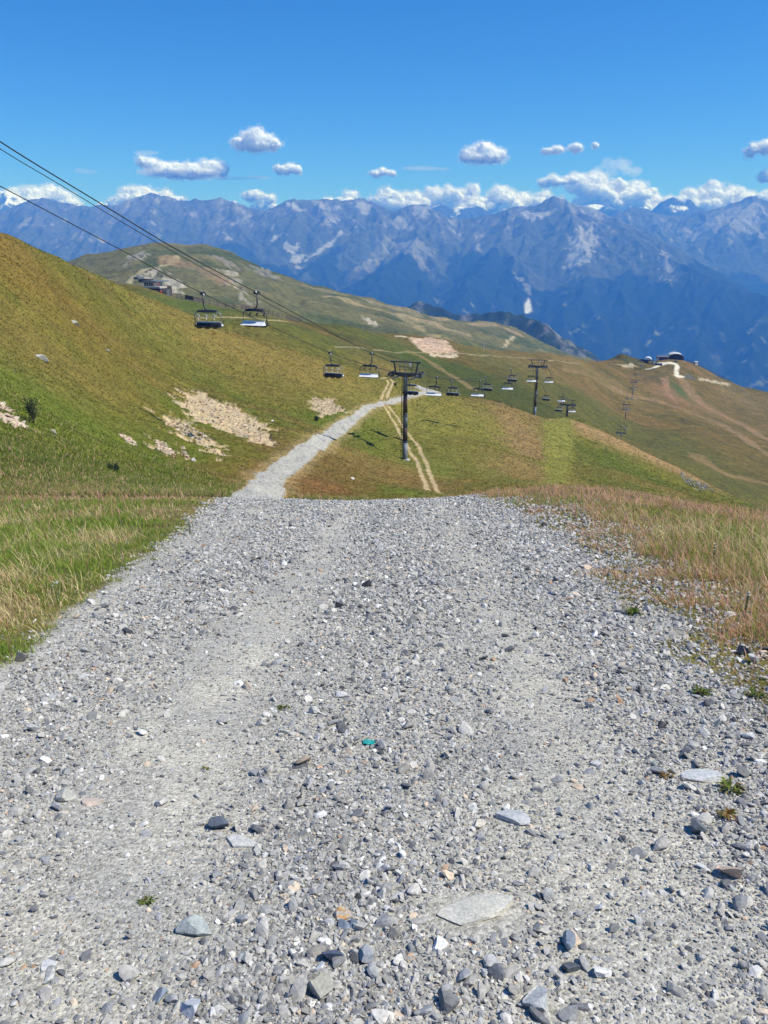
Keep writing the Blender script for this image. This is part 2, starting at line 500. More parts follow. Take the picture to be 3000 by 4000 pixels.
def coloursA(X, Y, grav, sd_lane):
    n1 = fbm(X / 22, Y / 22, 4, 71); n2 = fbm(X / 6, Y / 6, 4, 72); n3 = fbm(X / 1.8, Y / 2.6, 4, 73)
    # streaks follow the fall line of the left hill (towards +x)
    th = np.where(X < -8 + 0 * Y, -0.12, 0.9)          # the fall line runs to the right on the left hill, towards the viewer on the mound
    st = fbm((X * np.cos(th) + Y * np.sin(th)) / 11.0 + 3.0, (Y * np.cos(th) - X * np.sin(th)) / 2.2, 4, 74)
    st2 = fbm((X * np.cos(th) + Y * np.sin(th)) / 2.6, (Y * np.cos(th) - X * np.sin(th)) / 0.55, 3, 76)
    c = np.zeros(X.shape + (3,)) + np.array((0.158, 0.154, 0.032))
    c = lerp3(c, (0.125, 0.155, 0.028), sstep(-0.1, 0.5, n1 + 0.5 * n2))
    c = lerp3(c, (0.190, 0.148, 0.046), 0.75 * sstep(0.05, 0.5, -n1 + 0.6 * n2 + 0.4 * st))
    c = lerp3(c, (0.085, 0.11, 0.02), 0.45 * sstep(0.15, 0.55, n3 + 0.3 * n2))
    c = lerp3(c, (0.265, 0.205, 0.075), 0.7 * sstep(0.1, 0.5, st))
    c = lerp3(c, (0.075, 0.095, 0.018), 0.75 * sstep(0.1, 0.5, -st))
    c = lerp3(c, (0.115, 0.125, 0.024), 0.6 * sstep(0.1, 0.35, fbm(X / 13, Y / 13, 3, 77)))
    c = lerp3(c, (0.215, 0.140, 0.050), 0.6 * sstep(0.12, 0.4, fbm(X / 15, Y / 15, 4, 78)))
    c = c * np.array((0.80, 0.86, 0.82)) * np.clip(1 + .95 * st2, .4, 1.8)[..., None]
    return c

# pixel-located vegetation patches: (px, py, radius in m across, along, colour, strength)
patches = [
    (150, 1600, 16, 14, (0.138, 0.171, 0.029), .8), (350, 1780, 18, 16, (0.117, 0.159, 0.023), .9), (60, 1760, 12, 16, (0.131, 0.171, 0.026), .8),
    (420, 1420, 14, 14, (0.124, 0.146, 0.023), .6), (850, 1760, 22, 14, (0.124, 0.146, 0.023), .8), (640, 1850, 14, 12, (0.153, 0.165, 0.033), .7),
    (40, 960, 20, 25, (0.242, 0.143, 0.044), .6), (300, 1090, 24, 14, (0.121, 0.132, 0.024), .6), (120, 1340, 12, 12, (0.220, 0.154, 0.050), .6),
    (1000, 1400, 35, 30, (0.242, 0.182, 0.055), .7), (1250, 1460, 22, 25, (0.220, 0.165, 0.050), .7), (1150, 1560, 16, 22, (0.154, 0.138, 0.033), .6),
    (1430, 1690, 10, 18, (0.102, 0.146, 0.019), .95), (1400, 1830, 9, 18, (0.109, 0.159, 0.023), .9), (1330, 1870, 9, 14, (0.102, 0.152, 0.021), .9),
    (1180, 1880, 7, 16, (0.209, 0.105, 0.044), .9), (1260, 1790, 9, 18, (0.176, 0.110, 0.039), .85), (1560, 1840, 10, 12, (0.220, 0.143, 0.055), .8),
    (1650, 1900, 6, 10, (0.209, 0.132, 0.055), .7), (1620, 1790, 3, 12, (0.117, 0.171, 0.026), .8), (1690, 1720, 4, 22, (0.117, 0.171, 0.026), .8), (1700, 1810, 3, 18, (0.131, 0.195, 0.039), .8),
    (1760, 1640, 26, 30, (0.209, 0.198, 0.050), .8), (1850, 1760, 20, 24, (0.187, 0.149, 0.044), .6), (1950, 1820, 16, 20, (0.176, 0.176, 0.044), .7), (1900, 1590, 16, 25, (0.220, 0.176, 0.055), .6),
    (2030, 1600, 14, 25, (0.253, 0.165, 0.077), .7), (2050, 1700, 6, 30, (0.26, 0.17, 0.085), .8), (2045, 1760, 5, 14, (0.28, 0.18, 0.09), .7), (2080, 1850, 8, 16, (0.264, 0.165, 0.077), .6),
    (2250, 1700, 4, 50, (0.174, 0.159, 0.033), .8), (2430, 1830, 14, 30, (0.102, 0.128, 0.023), .95), (2330, 1850, 5, 25, (0.132, 0.132, 0.033), .7),
    (2450, 1745, 30, 12, (0.330, 0.220, 0.110), .9), (2650, 1835, 30, 10, (0.330, 0.220, 0.110), .9), (2850, 1925, 25, 10, (0.286, 0.198, 0.099), .9), (2530, 1810, 14, 16, (0.264, 0.198, 0.077), .7),
    (2620, 1870, 12, 22, (0.146, 0.146, 0.026), .8), (2560, 1900, 10, 20, (0.220, 0.171, 0.055), .6),
]
NR, NC = 900, 1150
gv = np.exp(np.linspace(math.log(1.2), math.log(430), NR)) - 6.2
gu = np.linspace(-0.80, 0.80, NC)
YA = np.repeat(gv[:, None], NC, 1); XA = gu[None, :] * (YA + 7.5)
ZA = np.concatenate([HA(XA[i:i + 100], YA[i:i + 100]) for i in range(0, NR, 100)])
grav, sd_near, sd_lane = masksA(XA, YA)
wheel = lambda x, y: np.clip(np.exp(-((x + 1.05 - .02 * y) / .42) ** 2) + .8 * np.exp(-((x - .85 - .03 * y) / .38) ** 2) + .8 * np.exp(-((x + 2.9) / .6) ** 2), 0, 1) * sstep(24, 16, y)
colA = coloursA(XA, YA, grav, sd_lane)
for px, py, rx, ry, c, s in patches:
    h = mid_hit(px, py)
    if h is None: continue
    d = ((XA - h.x) / rx) ** 2 + ((YA - h.y) / ry) ** 2
    d = d * (1 + 0.9 * fbm(XA / (rx * .5), YA / (ry * .5), 3, int(px) % 97))
    colA = lerp3(colA, c, s * np.exp(-np.clip(d, 0, 40) ** 1.5 * .8) * (YA > 26))
# right crest rim of the mound is straw coloured
m = hits(mid_hit, [(2240, 1650), (2400, 1712), (2600, 1797), (2800, 1892), (2990, 1985)])
d = line_d(XA, YA, m, 20)
colA = lerp3(colA, (0.33, 0.22, 0.11), 0.85 * sstep(9, 2, d + fbm(XA / 4, YA / 4, 3, 88) * 3) * (YA > 150))
strip = hits(mid_hit, [(2118, 1634), (2180, 1633), (2243, 1640), (2243, 1720), (2238, 1800), (2222, 1890), (2120, 1890), (2128, 1800), (2125, 1700)])
ssd = poly_sd(XA, YA, strip) + fbm(XA / 4, YA / 9, 3, 89) * 2.0
colA = lerp3(colA, (0.215, 0.215, 0.052), 0.95 * sstep(-1.2, 1.5, ssd))
# bare ochre verge along the lane
verge = sstep(1.7, 0.1, -sd_lane + fbm(XA / 3, YA / 3, 3, 90) * 0.8) * sstep(35, 55, YA)
colA = lerp3(colA, (0.38, 0.29, 0.15), 0.6 * verge)
for i, r in enumerate(ruts):
    d = line_d(XA, YA, r, 5)
    wv = 0.34 + fbm(XA / 2, YA / 2, 2, 91) * 0.22
    colA = lerp3(colA, (0.46, 0.36, 0.22), 0.95 * sstep(wv + 0.12, wv - 0.14, d))
scr = np.full(XA.shape, -9.0)
for i, r in enumerate(scree):
    if len(r) < 3: continue
    sd = poly_sd(XA, YA, r)
    amp = 2.1 if i in (0, 1) else 1.5
    s_ = sd + fbm(XA / 1.9, YA / 2.6, 4, 95 + i) * 2.0 * amp + fbm(XA / .5, YA / .5, 2, 99) * 0.5 - (1.2 if i == 4 else (-1.2 if i == 0 else -0.4 if i == 1 else (-0.3 if i == 7 else 0.35)))
    scr = np.maximum(scr, s_)
scm = sstep(-0.1, 0.2, scr)
colA = lerp3(colA, (0.54, 0.43, 0.31), scm * (0.8 + 0.2 * pn(XA / 0.7, YA / 0.7, 3)))
ZA = ZA - scm * (0.35 + 0.9 * (ridged(XA / 2.6, YA / 1.3, 3, 188) - .55))
# straw and pink near the crest, darker soil under the grass close by
nearm = sstep(30, 20, YA)
colA = lerp3(colA, (0.17, 0.145, 0.055), nearm * 0.8)
gm = sstep(-0.5, 0.6, grav)
# wheel lines on the near track: finer, lighter dust
tn = fbm(XA / 1.2, YA / 3.5, 4, 111)
gcol = np.zeros_like(colA) + np.array((0.415, 0.40, 0.355))
gcol = lerp3(gcol, (0.47, 0.45, 0.395), sstep(0.0, 0.5, tn))
gcol = lerp3(gcol, (0.29, 0.285, 0.27), sstep(0.1, 0.5, -tn))
gcol = lerp3(gcol, (0.53, 0.505, 0.44), 0.8 * wheel(XA, YA) * np.clip(.6 + fbm(XA / .8, YA / 2, 3, 117), 0, 1))
colA = lerp3(colA, (0, 0, 0), gm) + gcol * gm[..., None]
q = lambda a: (a[:-1, :-1] + a[1:, 1:] + a[:-1, 1:] + a[1:, :-1]) / 4
isg = q(grav) > 0
mat_grassland = slope_mat("grassland_soil", 2.2, 0.20, 0.6, 0.45)
def gravel_mat():
    t = NT("gravel_bed")
    a = t.attr('Col'); v = t.coord()
    vo = t.new('ShaderNodeTexVoronoi'); vo.inputs['Scale'].default_value = 62; vo.inputs['Randomness'].default_value = 1
    t.link(v, vo.inputs['Vector'])
    vo2 = t.new('ShaderNodeTexVoronoi'); vo2.inputs['Scale'].default_value = 150
    t.link(v, vo2.inputs['Vector'])
    big = t.noise(v, 2.0, 5, 0.65)
    sep = t.new('ShaderNodeSeparateColor'); t.link(vo.outputs['Color'], sep.inputs[0])
    f = t.ramp(sep.outputs[0], [(0.0, g3(0.62)), (0.35, g3(0.9)), (0.7, g3(1.05)), (1.0, g3(1.30))])
    sep2 = t.new('ShaderNodeSeparateColor'); t.link(vo2.outputs['Color'], sep2.inputs[0])
    f2 = t.ramp(sep2.outputs[1], [(0.0, g3(0.8)), (0.5, g3(1.0)), (1.0, g3(1.15))])
    fb = t.ramp(big, [(0.35, (0.85, 0.86, 0.88)), (0.65, (1.12, 1.10, 1.04))])
    c = t.mix(1.0, a.outputs['Color'], f, 'MULTIPLY'); c = t.mix(1.0, c, f2, 'MULTIPLY'); c = t.mix(1.0, c, fb, 'MULTIPLY')
    t.link(c, t.b.inputs['Base Color']); t.b.inputs['Roughness'].default_value = 0.9
    t.b.inputs['Specular IOR Level'].default_value = 0.15
    h = t.math('ADD', t.math('MULTIPLY', vo.outputs['Distance'], -1.0), t.math('MULTIPLY', vo2.outputs['Distance'], -0.4))
    t.bump(h, 0.6, 0.009)
    return t.m
mat_gravel = gravel_mat()
o = grid_mesh('grassland', XA, YA, ZA, {'Col': colA}, ~isg, mat_grassland)
o = grid_mesh('gravel_road', XA, YA, ZA, {'Col': colA}, isg, mat_gravel)

# ------------------------------------------------------------------ terrain B mesh and colours
NRb, NCb = 620, 760
gy = np.exp(np.linspace(math.log(232), math.log(1500), NRb))
gub = np.linspace(-0.72, 0.95, NCb)
YB = np.repeat(gy[:, None], NCb, 1); XB = gub[None, :] * YB
ZB = np.concatenate([HB(XB[i:i + 80], YB[i:i + 80]) for i in range(0, NRb, 80)])
n1 = fbm(XB / 90, YB / 90, 4, 131); n2 = fbm(XB / 25, YB / 25, 4, 132); n3 = fbm(XB / 7, YB / 9, 4, 133)
colB = np.zeros(XB.shape + (3,)) + np.array((0.150, 0.130, 0.036))
colB = lerp3(colB, (0.085, 0.092, 0.024), sstep(0.0, 0.45, n1 + .4 * n2))
colB = lerp3(colB, (0.215, 0.150, 0.060), 0.8 * sstep(0.05, 0.5, -n1 + .5 * n2 + .3 * n3))
colB = lerp3(colB, (0.26, 0.19, 0.09), 0.5 * sstep(0.2, 0.6, n3 - .3 * n1))
stB = fbm((XB * 0.8 + YB * 0.6) / 34.0, (YB * 0.8 - XB * 0.6) / 5.0, 4, 134)
colB = lerp3(colB, (0.27, 0.20, 0.095), 0.65 * sstep(0.12, 0.5, stB)); colB = lerp3(colB, (0.07, 0.08, 0.02), 0.5 * sstep(0.12, 0.5, -stB))
patchB = [
    (1850, 1480, 60, 90, (0.062, 0.080, 0.018), .95), (1760, 1440, 45, 60, (0.062, 0.080, 0.018), .95), (1950, 1560, 45, 60, (0.066, 0.078, 0.02), .95), (2060, 1580, 40, 60, (0.066, 0.078, 0.02), .95),
    (1640, 1400, 30, 40, (0.07, 0.10, 0.02), .8), (1400, 1400, 30, 30, (0.05, 0.09, 0.016), .95), (1330, 1370, 25, 30, (0.07, 0.10, 0.02), .8), (2300, 1620, 60, 90, (0.112, 0.108, 0.030), .9), (2420, 1690, 50, 70, (0.112, 0.108, 0.030), .9),
    (2550, 1740, 60, 70, (0.112, 0.108, 0.030), .9), (2700, 1830, 60, 60, (0.112, 0.108, 0.030), .85), (2200, 1520, 40, 60, (0.09, 0.10, 0.022), .7),
    (2900, 1900, 60, 50, (0.112, 0.108, 0.030), .9), (2850, 1640, 60, 80, (0.18, 0.13, 0.05), .6), (2300, 1450, 80, 70, (0.20, 0.15, 0.06), .7), (2050, 1430, 60, 60, (0.19, 0.145, 0.055), .7),
    (2610, 1540, 22, 50, (0.24, 0.145, 0.08), .8), (2700, 1560, 18, 60, (0.25, 0.155, 0.085), .7), (2640, 1470, 25, 20, (0.17, 0.13, 0.05), .7), (2650, 1520, 10, 40, (0.07, 0.11, 0.03), .9),
    (2830, 1450, 40, 30, (0.08, 0.10, 0.03), .8), (1000, 1300, 60, 60, (0.15, 0.14, 0.035), .7), (760, 1195, 30, 30, (0.09, 0.13, 0.03), .9), (2900, 1560, 50, 50, (0.20, 0.15, 0.07), .6),
    (1480, 1320, 40, 40, (0.10, 0.12, 0.03), .7), (1900, 1400, 50, 40, (0.10, 0.11, 0.03), .6), (1500, 1440, 16, 30, (0.20, 0.15, 0.05), .8),
]
colB = colB * np.array((0.86, 0.76, 0.74))
for px, py, rx, ry, c, s in patchB:
    h = hitB(px, py)
    if h is None: continue
    d = ((XB - h.x) / rx) ** 2 + ((YB - h.y) / ry) ** 2
    d = d * (1 + 0.9 * fbm(XB / (rx * .5), YB / (ry * .5), 3, int(px) % 89))
    colB = lerp3(colB, c, s * np.exp(-np.clip(d, 0, 40) * 1.1))
Z5 = lambda l: [(2200 + x * .4822, 1250 + y * .4822) for x, y in l]
Z4 = lambda l: [(1400 + x * .6028, 1250 + y * .6028) for x, y in l]
Z8 = lambda l: [(2380 + x * .2532, 1340 + y * .2532) for x, y in l]
def bandB(pxs, w, col, s, nz=0.5, seed=1):
    global colB
    r = hits(hitB, pxs)
    if len(r) < 2: return
    d = line_d(XB, YB, r, w * 4)
    ww = w * (1 + nz * fbm(XB / (w * 2 + 2), YB / (w * 2 + 2), 3, seed))
    colB = lerp3(colB, col, s * sstep(ww * 1.25, ww * 0.75, d))
# straw and red-earth ribs
bandB(Z5([(420, 560), (580, 620), (800, 670), (1000, 740), (1250, 830), (1480, 960), (1659, 1090)]), 7, (0.26, 0.175, 0.10), .7, .8, 141)
bandB(Z5([(960, 480), (1080, 640), (1250, 750), (1450, 850), (1659, 970)]), 8, (0.27, 0.175, 0.10), .7, .8, 142)
bandB(Z5([(0, 400), (200, 450), (400, 560)]), 5, (0.24, 0.17, 0.08), .7, .6, 143)
bandB(Z5([(1080, 1100), (1300, 1240), (1500, 1290), (1659, 1330)]), 6, (0.24, 0.17, 0.08), .7, .6, 144)
# the light track crossing the hill
bandB(Z4([(-150, 175), (0, 180), (200, 205), (450, 213), (650, 217), (850, 225), (1050, 245), (1250, 262), (1450, 288)]), 0.8, (0.33, 0.285, 0.19), .75, .3, 145)
bandB([(560, 1218), (900, 1240), (1060, 1252), (1120, 1256)], 1.0, (0.40, 0.34, 0.2), .8, .3, 146)
bandB(Z4([(330, 200), (500, 290), (640, 380), (740, 450)]), 2.6, (0.26, 0.19, 0.09), .7, .4, 147)
def patchpolyB(pxs, col, s, edge, seed):
    global colB
    r = hits(hitB, pxs)
    sd = poly_sd(XB, YB, r) + fbm(XB / 6, YB / 6, 4, seed) * edge
    m = sstep(-0.5, 0.8, sd); colB = lerp3(colB, col, s * m); return m
quarry = patchpolyB(Z4([(320, 112), (470, 118), (580, 135), (615, 190), (650, 212), (420, 208), (370, 165)]), (0.50, 0.37, 0.29), .95, 3, 151)
q2 = patchpolyB(Z4([(460, 220), (640, 222), (620, 250), (560, 240), (470, 236)]), (0.52, 0.45, 0.36), .95, 3, 152)
patchpolyB(Z4([(230, 100), (310, 104), (310, 112), (240, 108)]), (0.5, 0.45, 0.36), .9, 2, 153)
patchpolyB(Z5([(440, 360), (560, 345), (600, 375), (500, 385)]), (0.45, 0.38, 0.28), .8, 6, 154)
patchpolyB(Z5([(790, 470), (850, 450), (880, 620), (920, 670), (830, 600)]), (0.30, 0.18, 0.115), .8, 5, 155)
patchpolyB(Z5([(1090, 475), (1360, 515), (1350, 530), (1100, 490)]), (0.44, 0.38, 0.28), .9, 3, 156)
station_road = hits(hitB, Z8([(545, 405), (640, 400), (740, 378), (850, 335), (960, 322), (1015, 345), (1010, 420), (1000, 500), (1060, 535), (1160, 535), (1160, 515), (1080, 495), (1065, 440), (1080, 370), (1060, 325), (980, 300), (900, 292), (940, 240), (860, 235), (760, 300), (740, 345), (640, 385)]))
sr = poly_sd(XB, YB, station_road) + fbm(XB / 5, YB / 5, 2, 157) * 0.8
srm = sstep(-0.6, 0.6, sr)
colB = lerp3(colB, (0.60, 0.57, 0.50), srm)
rockB = ridged(XB / 10, YB / 10, 3, 158)
ZB = ZB + (quarry + q2) * (rockB - 0.6) * 3.0
qs = lambda a: (a[:-1, :-1] + a[1:, 1:] + a[:-1, 1:] + a[1:, :-1]) / 4
mB = qs(sr) > 0
mat_hillB = slope_mat("meadow_slope", 0.45, 1.2, 0.9, 0.6)
mat_roadB = slope_mat("pale_gravel", 0.8, 0.3, 0.4, 0.2)
grid_mesh('hill', XB, YB, ZB, {'Col': colB}, ~mB, mat_hillB)
grid_mesh('gravel_path', XB, YB, ZB, {'Col': colB}, mB, mat_roadB)

# ------------------------------------------------------------------ terrain C
NRc, NCc = 420, 700
gy = np.exp(np.linspace(math.log(850), math.log(3000), NRc))
guc = np.linspace(-0.95, 0.65, NCc)
YC = np.repeat(gy[:, None], NCc, 1); XC = guc[None, :] * YC
ZC = np.concatenate([HC(XC[i:i + 80], YC[i:i + 80]) for i in range(0, NRc, 80)])
dzy, dzx = np.gradient(ZC); 
n1 = fbm(XC / 220, YC / 220, 4, 161); n2 = fbm(XC / 60, YC / 60, 4, 162)
a_ = math.radians(-38)
xr, yr = XC * math.cos(a_) - YC * math.sin(a_), XC * math.sin(a_) + YC * math.cos(a_)
rid = ridged(xr / 520, yr / 190, 4, 41)
colC = np.zeros(XC.shape + (3,)) + np.array((0.125, 0.125, 0.055))
colC = lerp3(colC, (0.070, 0.090, 0.036), sstep(-0.1, 0.4, n1 + .4 * n2 + (0.6 - rid)))
colC = lerp3(colC, (0.19, 0.165, 0.09), 0.5 * sstep(0.66, 0.98, rid + .25 * n2))
def patchpolyC(pxs, col, s, edge, seed, sc=25, off=0):
    global colC, ZC
    r = hits(hitC, pxs)
    if len(r) < 3: return
    sd = poly_sd(XC, YC, r) + fbm(XC / sc, YC / sc, 4, seed) * edge - off
    m = sstep(-4, 6, sd); colC = lerp3(colC, col, s * m); ZC = ZC + m * (ridged(XC / 30, YC / 30, 3, seed) - .6) * 16
Z1 = lambda l: [(x * .663, 450 + y * .663) for x, y in l]
Z2 = lambda l: [(700 + x * .6028, 700 + y * .6028) for x, y in l]
patchpolyC(Z1([(830, 960), (920, 900), (1000, 950), (1090, 990), (1070, 1050), (970, 1060), (940, 1010), (860, 1000)]), (0.35, 0.33, 0.285), .95, 30, 171)
patchpolyC(Z1([(715, 830), (790, 810), (870, 800), (850, 850), (740, 880)]), (0.30, 0.285, 0.25), .9, 40, 172, 22, 8)
patchpolyC(Z1([(1330, 920), (1380, 915), (1430, 990), (1430, 1040), (1370, 1020), (1290, 960)]), (0.30, 0.285, 0.25), .9, 40, 173, 22, 5)
patchpolyC(Z1([(1400, 1040), (1440, 1040), (1500, 1130), (1470, 1130)]), (0.30, 0.285, 0.25), .9, 30, 174, 22, 4)
patchpolyC(Z2([(200, 490), (300, 530), (380, 590), (300, 560), (220, 530)]), (0.20, 0.19, 0.17), .9, 40, 175, 22, 3)
patchpolyC(Z2([(460, 560), (560, 590), (700, 670), (600, 650), (480, 600)]), (0.24, 0.23, 0.21), .9, 40, 176, 22, 3)
patchpolyC(Z2([(1190, 890), (1230, 910), (1280, 960), (1240, 950)]), (0.45, 0.42, 0.36), .95, 14, 177, 22, 0)
patchpolyC(Z1([(920, 960), (960, 890), (980, 960), (970, 1060), (945, 1040)]), (0.11, 0.12, 0.045), .8, 18, 178)
def bandC(pxs, w, col, s, seed):
    global colC
    r = hits(hitC, pxs)
    if len(r) < 2: return
    d = line_d(XC, YC, r, w * 4)
    ww = w * (1 + .6 * fbm(XC / 40, YC / 40, 3, seed))
    colC = lerp3(colC, col, s * sstep(ww * 1.3, ww * .7, d))
bandC(Z1([(760, 985), (830, 920), (960, 890), (1030, 850), (1040, 830)]), 5, (0.38, 0.34, 0.22), .8, 181)
bandC(Z1([(1000, 860), (1100, 880), (1250, 930), (1300, 970)]), 22, (0.26, 0.19, 0.11), .8, 182)
bandC([(1200, 1120), (1350, 1155), (1530, 1200), (1620, 1222)], 16, (0.26, 0.22, 0.14), .6, 183)
bandC([(1280, 1160), (1400, 1190), (1600, 1260), (1750, 1340)], 10, (0.30, 0.25, 0.14), .7, 184)
bandC([(1700, 1242), (1900, 1262), (2020, 1305)], 14, (0.30, 0.23, 0.14), .7, 185)
bandC(Z4([(1010, 105), (990, 130), (960, 155), (920, 175)]), 4, (0.40, 0.35, 0.24), .8, 186)
bandC([(1560, 1225), (1700, 1265), (1830, 1310)], 8, (0.32, 0.26, 0.16), .7, 187)
mat_hillC = slope_mat("far_meadow", 0.09, 4.0, 0.9, 0.45)
grid_mesh('far_hill', XC, YC, ZC, {'Col': colC}, None, mat_hillC)
# ------------------------------------------------------------------ mountains : a network of ridges, each spur lower than its parent
def ridge_mountain(name, crest, spurs, x0, x1, y0, y1, step, slope, floor, seed, mat, snow=None, child=(520, 1500), noise=70, colfn=None, backdrop=1.0):
    r = random.Random(seed)
    segs = []
    def add_line(pts, order):
        """pts: 3-D polyline"""
        out = []
        for i in range(len(pts) - 1):
            a, b = pts[i], pts[i + 1]
            n = max(1, int((b - a).xy.length / 260)) if order < 2 else 1
            prev = a
            for k in range(1, n + 1):
                p = a.lerp(b, k / n)
                if k < n:
                    p = p + Vector((r.uniform(-1, 1) * 35, r.uniform(-1, 1) * 35, r.uniform(-1, 0.6) * 16))
                segs.append((prev, p)); out.append((prev, p)); prev = p
        return out
    def children(line, order, gap, length):
        acc = r.uniform(0, gap)
        side = 1
        for a, b in line:
            L = (b - a).xy.length
            acc += L
            if acc < gap: continue
            acc -= gap * r.uniform(0.7, 1.3)
            side = -side
            for s in ((1, -1) if order == 0 else (side,)):
                d = (b - a).xy; d.normalize()
                down = -1 if b.z < a.z else 1
                n2 = Vector((-d.y, d.x)) * s
                # children lean down the parent's slope
                dirn = (n2 * 1.0 + d * (0.75 if b.z < a.z else -0.75) * (0.25 if order == 0 else 1) + Vector((r.uniform(-.3, .3), r.uniform(-.3, .3))))
                dirn.normalize()
                ln = length * r.uniform(0.55, 1.3)
                pts = [a]
                p = a.copy(); dz = slope * r.uniform(0.55, 0.72)
                nn = 4 if order == 0 else 3
                for k in range(nn):
                    dirn = (dirn + Vector((r.uniform(-.25, .25), r.uniform(-.25, .25)))).normalized()
                    p = p + Vector((dirn.x, dirn.y, -dz)) * (ln / nn)
                    pts.append(p)
                l2 = add_line(pts, 2)
                if order < 2:
                    children(l2, order + 1, gap * 0.55, ln * 0.42)
    for c in crest: children(add_line(c, 0), 0, child[0], child[1])
    for c in spurs: children(add_line(c, 1), 1, child[0] * 0.7, child[1] * 0.55)
    xs = np.arange(x0, x1, step); ys = np.arange(y0, y1, step)
    X, Y = np.meshgrid(xs, ys)
    WX = X + fbm(X / 700, Y / 700, 4, seed + 1) * 110 + fbm(X / 140, Y / 140, 3, seed + 4) * 26
    WY = Y + fbm(X / 700, Y / 700, 4, seed + 2) * 110 + fbm(X / 140, Y / 140, 3, seed + 5) * 26
    Z = np.full(X.shape, -5000.0)
    for a, b in segs:
        zt = max(a.z, b.z)
        R = min(3200.0, max(300.0, (zt - floor) / slope * 1.1))
        i0 = max(0, int((min(a.x, b.x) - R - x0) / step)); i1 = min(len(xs), int((max(a.x, b.x) + R - x0) / step) + 1)
        j0 = max(0, int((min(a.y, b.y) - R - y0) / step)); j1 = min(len(ys), int((max(a.y, b.y) + R - y0) / step) + 1)
        if i1 <= i0 or j1 <= j0: continue
        x = WX[j0:j1, i0:i1]; y = WY[j0:j1, i0:i1]
        dx, dy = b.x - a.x, b.y - a.y
        t = np.clip(((x - a.x) * dx + (y - a.y) * dy) / (dx * dx + dy * dy + 1e-9), 0, 1)
        d = np.hypot(x - a.x - t * dx, y - a.y - t * dy)
        h = a.z + (b.z - a.z) * t
        z = h - slope * d * (1.12 - 0.16 * np.clip(d / 1500, 0, 1))
        np.maximum(Z[j0:j1, i0:i1], z, out=Z[j0:j1, i0:i1])
    fl = floor + fbm(X / 1800, Y / 1800, 4, seed + 7) * 120
    k = 90.0
    Z = np.maximum(Z, fl) + k * np.exp(-np.abs(Z - fl) / k) * 0.5
    Z = Z + (ridged(X / 420, Y / 420, 5, seed + 9, .55) - .62) * noise
    return X, Y, Z

def mtn_mat(name, sc=1.0):
    t = NT(name)
    a = t.attr('Col'); v = t.coord((0.001 * sc,) * 3)
    n1 = t.noise(v, 14, 8, 0.65, 0.4)
    f1 = t.ramp(n1, [(0.32, g3(0.7)), (0.5, g3(1.0)), (0.68, g3(1.35))])
    t.link(t.mix(1.0, a.outputs['Color'], f1, 'MULTIPLY'), t.b.inputs['Base Color'])
    t.b.inputs['Roughness'].default_value = 1.0; t.b.inputs['Specular IOR Level'].default_value = 0.0
    t.bump(n1, 0.45, 26)
    return t.m
mat_mtn = mtn_mat("mountain_rock")

def L3(l): return [P(*p) for p in l]
crest_main = [(-500, 800, 13600), (-150, 850, 13400), (0, 844, 13300), (40, 821, 13200), (73, 801, 13200), (136, 771, 13200), (159, 765, 13200), (225, 785, 13200), (312, 805, 13200), (398, 795, 13200), (438, 801, 13200), (491, 791, 13200),
    (517, 778, 13100), (564, 765, 13100), (597, 750, 13100), (630, 758, 13100), (696, 781, 13100), (796, 778, 13000), (862, 773, 13000), (915, 785, 13000), (968, 811, 13000), (1028, 826, 13000),
    (1086, 808, 13000), (1146, 778, 13000), (1243, 778, 13100), (1321, 772, 13200), (1351, 778, 13200), (1399, 774, 13200), (1453, 784, 13200), (1502, 812, 13000), (1562, 828, 12900),
    (1598, 806, 12800), (1631, 795, 12800), (1664, 802, 12800), (1681, 816, 12800), (1708, 834, 12800), (1798, 860, 12800), (1907, 840, 12700), (2006, 809, 12600), (2088, 804, 12500), (2133, 780, 12400),
    (2167, 768, 12400), (2214, 780, 12400), (2269, 798, 12300), (2341, 818, 12100), (2400, 850, 11800), (2480, 915, 11200), (2560, 985, 10600), (2700, 1045, 10000), (2850, 1105, 9500), (3000, 1160, 9100), (3250, 1240, 8700)]
crest_right = [(2300, 870, 14500), (2413, 841, 14500), (2445, 818, 14500), (2477, 813, 14500), (2540, 830, 14400), (2585, 839, 14400), (2675, 840, 14400), (2748, 825, 14300), (2838, 803, 14200), (2911, 771, 14200),
    (2938, 762, 14200), (3000, 785, 14100), (3150, 830, 14000), (3400, 800, 14000)]
